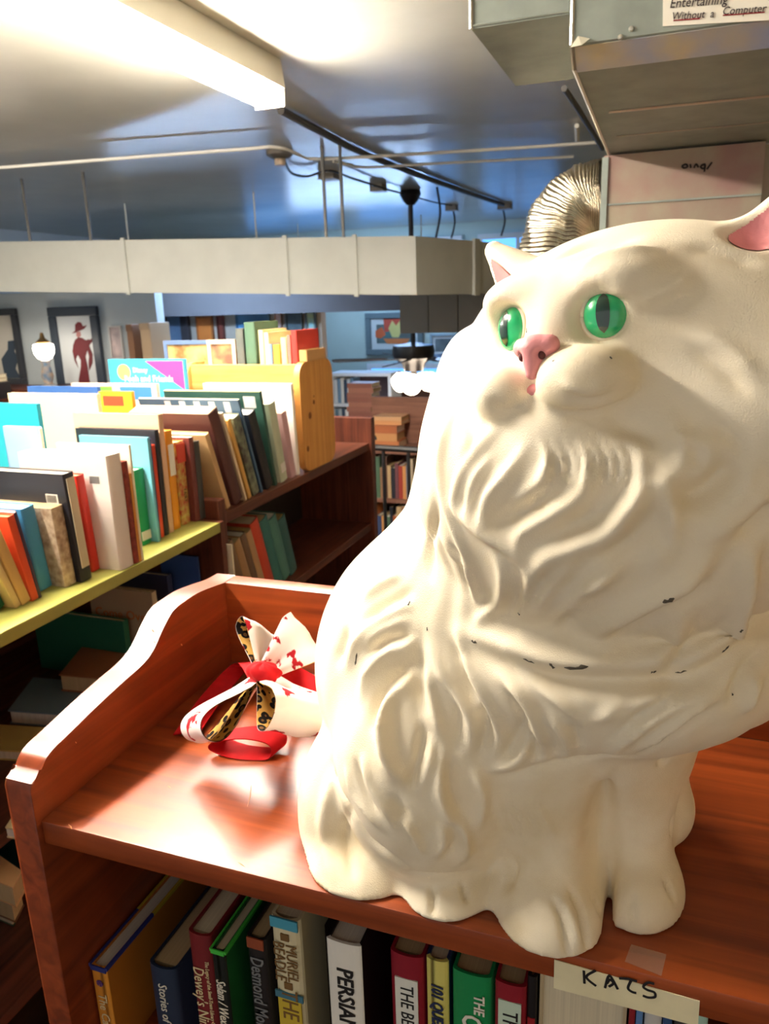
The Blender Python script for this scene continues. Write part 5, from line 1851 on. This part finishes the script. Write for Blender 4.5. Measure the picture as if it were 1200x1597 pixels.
# globe lamp
p = at(61, 546, 1, 4.92)
zb = led.location.z
gl = thing('table_lamp', 'small table lamp with a glowing white globe, left of the woman poster', 'lamp', (p.x, 4.97, b.z))
child(gl, 'globe', MB().lathe([(0.0001, -0.085), (0.05, -0.07), (0.075, -0.03), (0.08, 0.01), (0.075, 0.04), (0.06, 0.045), (0.0001, 0.045)], (p.x, 4.97, p.z), 24), mat('glowing globe', (255, 250, 240), 0.4, emit=(255, 244, 226), power=7), True)
child(gl, 'finial', MB().lathe([(0.05, 0.046), (0.055, 0.06), (0.02, 0.09), (0.012, 0.13), (0.0001, 0.135)], (p.x, 4.97, p.z), 16), mat('old brass', (150, 118, 74), 0.35, metal=0.8), True)
child(gl, 'base', MB().lathe([(0.07, b.z - p.z), (0.07, b.z - p.z + 0.02), (0.03, b.z - p.z + 0.04), (0.05, b.z - p.z + 0.10), (0.03, -0.12), (0.04, -0.086)], (p.x, 4.97, p.z), 20), mat('white and amber glazed base', (226, 200, 170), 0.3, noise=0.7, scale=20, rgb2=(120, 150, 180)), True)
# dark stack at the very left
a, b = at(-50, 600, 1, 4.85), at(18, 620, 1, 4.85)
for k, (dz_, col, lab) in enumerate(((0.0, (44, 42, 46), 'black box file at the left edge under two pale books'), (0.135, (206, 180, 140), 'tan book on the black box file at the left edge'), (0.165, (222, 206, 178), 'cream book topmost on the black box file'))):
    h_ = 0.13 if k == 0 else 0.028
    z_ = b.z + dz_
    if k == 0:
        r = thing('box_file', lab, 'file', (a.x, 4.85, z_))
        child(r, 'case', MB().box((a.x, 4.60, z_), (b.x, 4.86, z_ + h_), bevel=0.004), cover_mat(col))
        child(r, 'finger_hole', MB().lathe([(0.0001, -0.002), (0.012, -0.002), (0.012, 0.001)], (b.x - 0.05, 4.60, z_ + 0.07), 12, 'Y'), M_BAR)
    else:
        r = thing('book', lab, 'book', (a.x, 4.85, z_))
        child(r, 'cover', MB().box((a.x, 4.62, z_), (b.x - 0.01, 4.85, z_ + 0.003)).box((a.x, 4.62, z_ + h_ - 0.003), (b.x - 0.01, 4.85, z_ + h_)), cover_mat(col))
        child(r, 'page_block', MB().box((a.x, 4.625, z_ + 0.003), (b.x - 0.014, 4.845, z_ + h_ - 0.003)), PAGES[0])
# stand below the stack
st_ = thing('display_cabinet', 'dark cabinet at the left edge carrying the black box file', 'cabinet', (a.x, 4.6, -2.6))
child(st_, 'cabinet_body', MB().box((a.x - 0.3, 4.56, -2.6), (b.x + 0.01, 4.87, b.z - 0.001)), M_DARKZ)
# on the middle wall, over the rack
YM = 6.59
framed('tall dark-framed mirror with blue reflections, behind the pine rack', ((247, 462), (304, 575)), YM, 0.09, (60, 56, 60), (120, 146, 172), 0.05, (84, 104, 128), 2)
for pl, pr_, pt, pb, col, col2, lab in ((307, 338, 493, 560, (222, 130, 58), None, 'plain orange canvas on the middle wall'), (339, 355, 492, 560, (128, 62, 46), None, 'narrow dark red canvas beside the orange one'),
                                        (368, 426, 478, 560, (78, 136, 176), (54, 100, 140), 'blue seascape painting above the pine rack'), (428, 444, 480, 560, (208, 170, 150), None, 'pale pink canvas right of the blue seascape'),
                                        (446, 476, 482, 560, (84, 104, 108), (56, 74, 80), 'dark green-grey painting above the red book')):
    framed(lab, ((pl, pt), (pr_, pb)), YM, 0.014, tuple(int(c_ * 0.8) for c_ in col), col, 0.03, col2, 5, name='painting')
p0, p1 = at(477, 484, 1, YM), at(499, 560, 1, YM)
framed('added panel coloured like blue light at the end of the middle wall', ((477, 482), (498, 560)), YM, 0.02, (70, 84, 88), (120, 190, 214), 0.03, (190, 210, 160), 10, name='blue_light_panel')  # stands for a patch of blue light, put into the panel colour
# far wall
ftp, (x0, x1, z0_, z1_) = framed('still life painting of fruit and flowers in a grey frame on the far wall', ((571, 487), (662, 553)), YF - 0.001, 0.07, (98, 116, 122), (70, 120, 124), 0.05, (96, 84, 78), 3, (198, 206, 206))
ft = ftp
YP = YF
for nm, poly, col in (('painted_curtain', [(598, 496), (622, 494), (640, 497), (640, 520), (622, 514), (600, 518)], (176, 74, 58)), ('painted_bowl', [(598, 528), (640, 528), (634, 536), (604, 536)], (200, 120, 70)),
                      ('painted_flowers', [(606, 512), (612, 500), (618, 508), (624, 500), (628, 514), (622, 526), (612, 526)], (196, 190, 120)), ('painted_fruit', [(586, 516), (596, 510), (602, 522), (594, 528), (586, 526)], (196, 96, 56))):
    fig(poly, nm, cover_mat(col), 0.027 if nm != 'painted_curtain' else 0.0262)
framed('small grey print in a pale mount right of the still life', ((672, 520), (712, 556)), YF - 0.001, 0.03, (150, 176, 190), (120, 134, 140), 0.04, (70, 84, 92), 5, (220, 230, 234))

# ------------------------------------------------------------------ ceiling fan over the lower floor
M_BLK = mat('black fan metal', (30, 28, 30), 0.35, spec=0.5)
M_BLADE = wood('dark fan blade', (34, 26, 26), (62, 48, 44), 0.3, 'X')
fc = at(640, 297, 2, CEIL)
fan = thing('ceiling_fan', 'black ceiling fan on a long rod with glowing glass shades', 'fan', (fc.x, fc.y, CEIL))
zh = at(640, 548, 1, fc.y).z
child(fan, 'canopy', MB().lathe([(0.0001, 0), (0.075, 0), (0.085, -0.03), (0.06, -0.08), (0.03, -0.11), (0.0001, -0.11)], (fc.x, fc.y, CEIL), 20), M_BLK, True)
child(fan, 'rod', MB().tube([(fc.x, fc.y, CEIL - 0.1), (fc.x, fc.y, zh)], 0.020, 10), M_BLK, True)
child(fan, 'motor', MB().lathe([(0.0001, 0.08), (0.05, 0.07), (0.17, 0.05), (0.18, 0.0), (0.17, -0.05), (0.10, -0.10), (0.08, -0.16), (0.0001, -0.17)], (fc.x, fc.y, zh), 28), M_BLK, True)
for k in range(5):
    a = math.radians(200 + 72 * k)
    u_, v_ = Vector((math.cos(a), math.sin(a), 0)), Vector((-math.sin(a), math.cos(a), 0))
    c_ = Vector((fc.x, fc.y, zh - 0.055))
    up = Vector((0, 0, 1))
    v2 = (v_ + up * 0.22).normalized()
    poly = [c_ + u_ * 0.22 - v2 * 0.05, c_ + u_ * 0.62 - v2 * 0.075, c_ + u_ * 0.68 - v2 * 0.05, c_ + u_ * 0.68 + v2 * 0.05, c_ + u_ * 0.62 + v2 * 0.075, c_ + u_ * 0.22 + v2 * 0.05]
    bl = child(fan, 'blade', MB().prism(poly, (0, 0, -0.008)), M_BLADE)
    child(fan, 'blade_iron', MB().box((0, 0, 0), (1, 1, 1), Matrix(((*(u_ * 0.14), 0), (*(v2 * 0.04), 0), (0, 0, 0.006, 0), (0, 0, 0, 1))).transposed()), M_BLK, False, bl)
    bpy.data.objects[bl.name].children[0].matrix_basis = Matrix.Translation(c_ + u_ * 0.12 - v2 * 0.02 - Vector((0, 0, 0.012)))
M_SHADE = mat('glowing glass shade', (255, 244, 226), 0.4, emit=(255, 232, 205), power=9)
for k in range(3):
    a = math.radians(160 + 120 * k)
    d_ = Vector((math.cos(a) * 0.9, math.sin(a) * 0.9, -0.45)).normalized()
    s0 = Vector((fc.x, fc.y, zh - 0.19)) + d_ * 0.03
    child(fan, 'lamp_shade', MB().tube([s0, s0 + d_ * 0.05, s0 + d_ * 0.12, s0 + d_ * 0.17, s0 + d_ * 0.185], [0.02, 0.055, 0.085, 0.075, 0.02], 14), M_SHADE, True)
    child(fan, 'lamp_arm', MB().tube([Vector((fc.x, fc.y, zh - 0.15)), s0 + d_ * 0.01], 0.012, 8), M_BLK, True)

# ------------------------------------------------------------------ iron railing at the floor edge
M_IRON = mat('black wrought iron', (32, 30, 32), 0.45)
ya_ = 3.3
rl = thing('railing', 'black iron railing with a turned newel post at the floor edge', 'railing', (at(560, 760, 1, ya_).x, ya_, -1.0))
n0 = at(556, 690, 1, ya_)
child(rl, 'newel_post', MB().lathe([(0.030, -1.0 - n0.z), (0.030, -0.02), (0.040, -0.01), (0.028, 0.01), (0.020, 0.025), (0.036, 0.045), (0.020, 0.065), (0.024, 0.08), (0.012, 0.10), (0.0001, 0.112)], n0, 18), M_IRON, True)
r0, r1 = at(572, 697, 1, ya_), at(720, 706, 1, ya_)
child(rl, 'handrail', MB().tube([r0 - Vector((0.03, 0, 0)), r0, r1], 0.015, 8), M_IRON, True)
child(rl, 'bottom_rail', MB().tube([Vector((r0.x, ya_, -0.92)), Vector((r1.x, ya_, -0.92))], 0.012, 8), M_IRON, True)
for px in (598, 637, 676, 715):
    p = at(px, 700, 1, ya_)
    child(rl, 'baluster', MB().tube([Vector((p.x, ya_, -0.92)), p], 0.009, 8), M_IRON, True)
child(rl, 'scroll', MB().tube([r0 + Vector((0.02 + 0.028 * (1 - k / 30) * math.cos(k * 0.45), 0, 0.035 + 0.028 * (1 - k / 30) * math.sin(k * 0.45))) for k in range(28)], 0.006, 6), M_IRON, True)

# ------------------------------------------------------------------ bookcases on the lower floor
M_BROWN = wood('rosy brown bookcase wood', (110, 72, 58), (150, 104, 84), 0.5, 'X')
yq = 4.75
z_top, z_mid, z_bot = at(600, 702, 1, yq).z, at(600, 778, 1, yq).z, at(600, 862, 1, yq).z
bx0, bx1 = at(562, 780, 1, yq).x, at(690, 780, 1, yq).x
bc = thing('bookcase', 'rosy brown bookcase full of books beyond the iron railing', 'bookcase', (bx0, yq, -2.6))
child(bc, 'side_panel', MB().box((bx0 - 0.03, yq, -2.6), (bx0, yq + 0.3, z_top)), M_BROWN)
child(bc, 'side_panel', MB().box((bx1, yq, -2.6), (bx1 + 0.03, yq + 0.3, z_top + 0.32)), M_BROWN)
child(bc, 'back_panel', MB().box((bx0, yq + 0.28, -2.6), (bx1, yq + 0.3, z_top + 0.32)), M_BROWN)
for z_ in (z_top, z_mid, z_bot, z_bot - 0.38):
    child(bc, 'shelf', MB().box((bx0, yq, z_ - 0.025), (bx1, yq + 0.28, z_)), M_BROWN)
rnd = random.Random(3)
NAMES = [((176, 96, 60), 'rust'), ((210, 150, 90), 'golden tan'), ((196, 176, 146), 'cream'), ((90, 62, 52), 'dark brown'), ((160, 60, 52), 'red'), ((150, 112, 84), 'mid brown'), ((80, 106, 84), 'green'),
         ((44, 44, 52), 'black'), ((190, 160, 120), 'sand'), ((120, 126, 150), 'grey-blue'), ((206, 120, 60), 'orange'), ((110, 70, 76), 'plum'), ((214, 204, 190), 'off-white'), ((70, 84, 120), 'blue')]
for zsh, hmax, where, seed in ((z_mid, z_top - 0.03 - z_mid, 'upper', 1), (z_bot, z_mid - 0.03 - z_bot, 'lower', 5)):
    rnd = random.Random(seed)
    order = NAMES[:]
    rnd.shuffle(order)
    xx = bx0 + 0.004
    for i, (col, desc) in enumerate(order):
        T = rnd.uniform(0.022, 0.036)
        if xx + T > bx1:
            break
        H = hmax * rnd.uniform(0.68, 0.95)
        lab = '%s book on the %s shelf beyond the railing%s' % (desc, where, ', first from the left' if i == 0 else ', right of the %s one' % order[i - 1][1])
        book(lab, (xx + T / 2, yq + 0.02, zsh), H, 0.16, T * 0.96, col, i % 4, yaw=-PI / 2, group='books on the %s shelf beyond the railing' % where, bulge=0.1)
        xx += T


def pile(n_, pxc, wpx, py0, py1, yy, cols, lab, grp, z0=None):
    a0, a1 = at(pxc, py1, 1, yy).z if z0 is None else z0, at(pxc, py0, 1, yy).z
    h_ = (a1 - a0) / n_
    xw = at(pxc + wpx / 2, py1, 1, yy).x - at(pxc - wpx / 2, py1, 1, yy).x
    xc = at(pxc, (py0 + py1) / 2, 1, yy).x
    for k in range(n_):
        z_ = a0 + k * h_
        off = rnd.uniform(-0.012, 0.012)
        pos = 'lowest' if k == 0 else ('topmost' if k == n_ - 1 else ('second from bottom', 'third from bottom', 'fourth from bottom', 'fifth from bottom', 'sixth from bottom', 'seventh from bottom', 'eighth from bottom')[k - 1])
        r_ = thing('book', '%s, %s' % (lab, pos), 'book', (xc + off, yy, z_), grp)
        col = cols[k % len(cols)]
        x0, x1 = xc + off - xw / 2, xc + off + xw / 2
        child(r_, 'cover', MB().box((x0, yy, z_), (x1, yy + 0.17, z_ + 0.004)).box((x0, yy, z_ + h_ - 0.005), (x1, yy + 0.17, z_ + h_ - 0.0006)).box((x0, yy, z_ + 0.004), (x1, yy + 0.004, z_ + h_ - 0.005)), cover_mat(col))
        child(r_, 'page_block', MB().box((x0 + 0.004, yy + 0.004, z_ + 0.004), (x1 - 0.003, yy + 0.166, z_ + h_ - 0.005)), PAGES[k % 4])
    return a0, a1


_, zp = pile(3, 592, 56, 664, 701, 4.80, [(190, 120, 76), (200, 146, 96), (176, 104, 66)], 'brown book in the flat pile beyond the railing', 'flat pile on the bookcase beyond the railing', z_top + 0.0006)
pile(2, 606, 44, 650, 664, 4.84, [(206, 150, 100), (214, 168, 124)], 'tan book lying on the flat brown pile beyond the railing', 'pair of books on the flat pile', zp)
zt_, _ = pile(9, 562, 38, 598, 664, 5.25, [(140, 92, 78), (150, 100, 84), (132, 84, 72)], 'rosy brown volume in the tall pile beyond the pine rack', 'tall pile of matching brown volumes')
tb = thing('side_table', 'brown side table under the tall pile of brown volumes', 'table', (at(562, 664, 1, 5.25).x, 5.25, -2.6))
xt = at(562, 664, 1, 5.3).x
child(tb, 'table_top', MB().box((xt - 0.22, 5.18, zt_ - 0.03), (xt + 0.22, 5.6, zt_ - 0.0005)), M_BROWN)
for dx in (-0.2, 0.18):
    for dy in (0.0, 0.38):
        child(tb, 'leg', MB().box((xt + dx, 5.2 + dy, -2.6), (xt + dx + 0.03, 5.23 + dy, zt_ - 0.03)), M_BROWN)
# white bookcase catching daylight, with pale books
yw = 6.9
wx0, wx1 = at(515, 620, 1, yw).x, at(606, 620, 1, yw).x
wz = [at(560, p_, 1, yw).z for p_ in (582, 630, 672)]
M_WHITEW = mat('white painted bookcase', (226, 236, 246), 0.5)
wb = thing('bookcase', 'white bookcase in bluish daylight on the lower floor', 'bookcase', (wx0, yw, -2.6))
for x_ in (wx0, wx1):
    child(wb, 'side_panel', MB().box((x_, yw, -2.6), (x_ + 0.03, yw + 0.3, wz[0])), M_WHITEW)
for z_ in wz:
    child(wb, 'shelf', MB().box((wx0 + 0.03, yw, z_ - 0.03), (wx1, yw + 0.3, z_)), M_WHITEW)
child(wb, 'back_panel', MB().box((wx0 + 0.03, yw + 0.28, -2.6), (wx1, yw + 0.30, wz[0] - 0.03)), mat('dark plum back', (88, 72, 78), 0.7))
order = [((214, 224, 234), 'white'), ((120, 156, 190), 'pale blue'), ((226, 228, 226), 'ivory'), ((60, 80, 104), 'dark blue'), ((190, 204, 214), 'silver grey'), ((96, 128, 150), 'slate blue')]
for s_ in (1, 2):
    xx = wx0 + 0.035
    for i, (col, desc) in enumerate(order if s_ == 1 else order[::-1]):
        o_ = order if s_ == 1 else order[::-1]
        T = 0.034
        lab = '%s book on the white bookcase %s shelf%s' % (desc, 'upper' if s_ == 1 else 'lower', ', first from the left' if i == 0 else ', right of the %s one' % o_[i - 1][1])
        book(lab, (xx + T / 2, yw + 0.03, wz[s_]), (wz[s_ - 1] - 0.03 - wz[s_]) * (0.86 + 0.03 * (i % 3)), 0.18, T * 0.95, col, 2, yaw=-PI / 2, group='books in the white bookcase', bulge=0.1)
        xx += T
# dark sideboard under the fan
yd = 7.6
a, b = at(600, 600, 1, yd), at(760, 600, 1, yd)
sd = thing('sideboard', 'dark brown sideboard below the ceiling fan on the lower floor', 'sideboard', (a.x, yd, -2.6))
child(sd, 'cabinet_body', MB().box((a.x, yd, -2.6), (b.x, yd + 0.4, a.z - 0.03)), mat('dark brown sideboard wood', (92, 62, 52), 0.5))
child(sd, 'top_board', MB().box((a.x - 0.03, yd - 0.03, a.z - 0.03), (b.x + 0.03, yd + 0.42, a.z), bevel=0.005), M_DARKW)
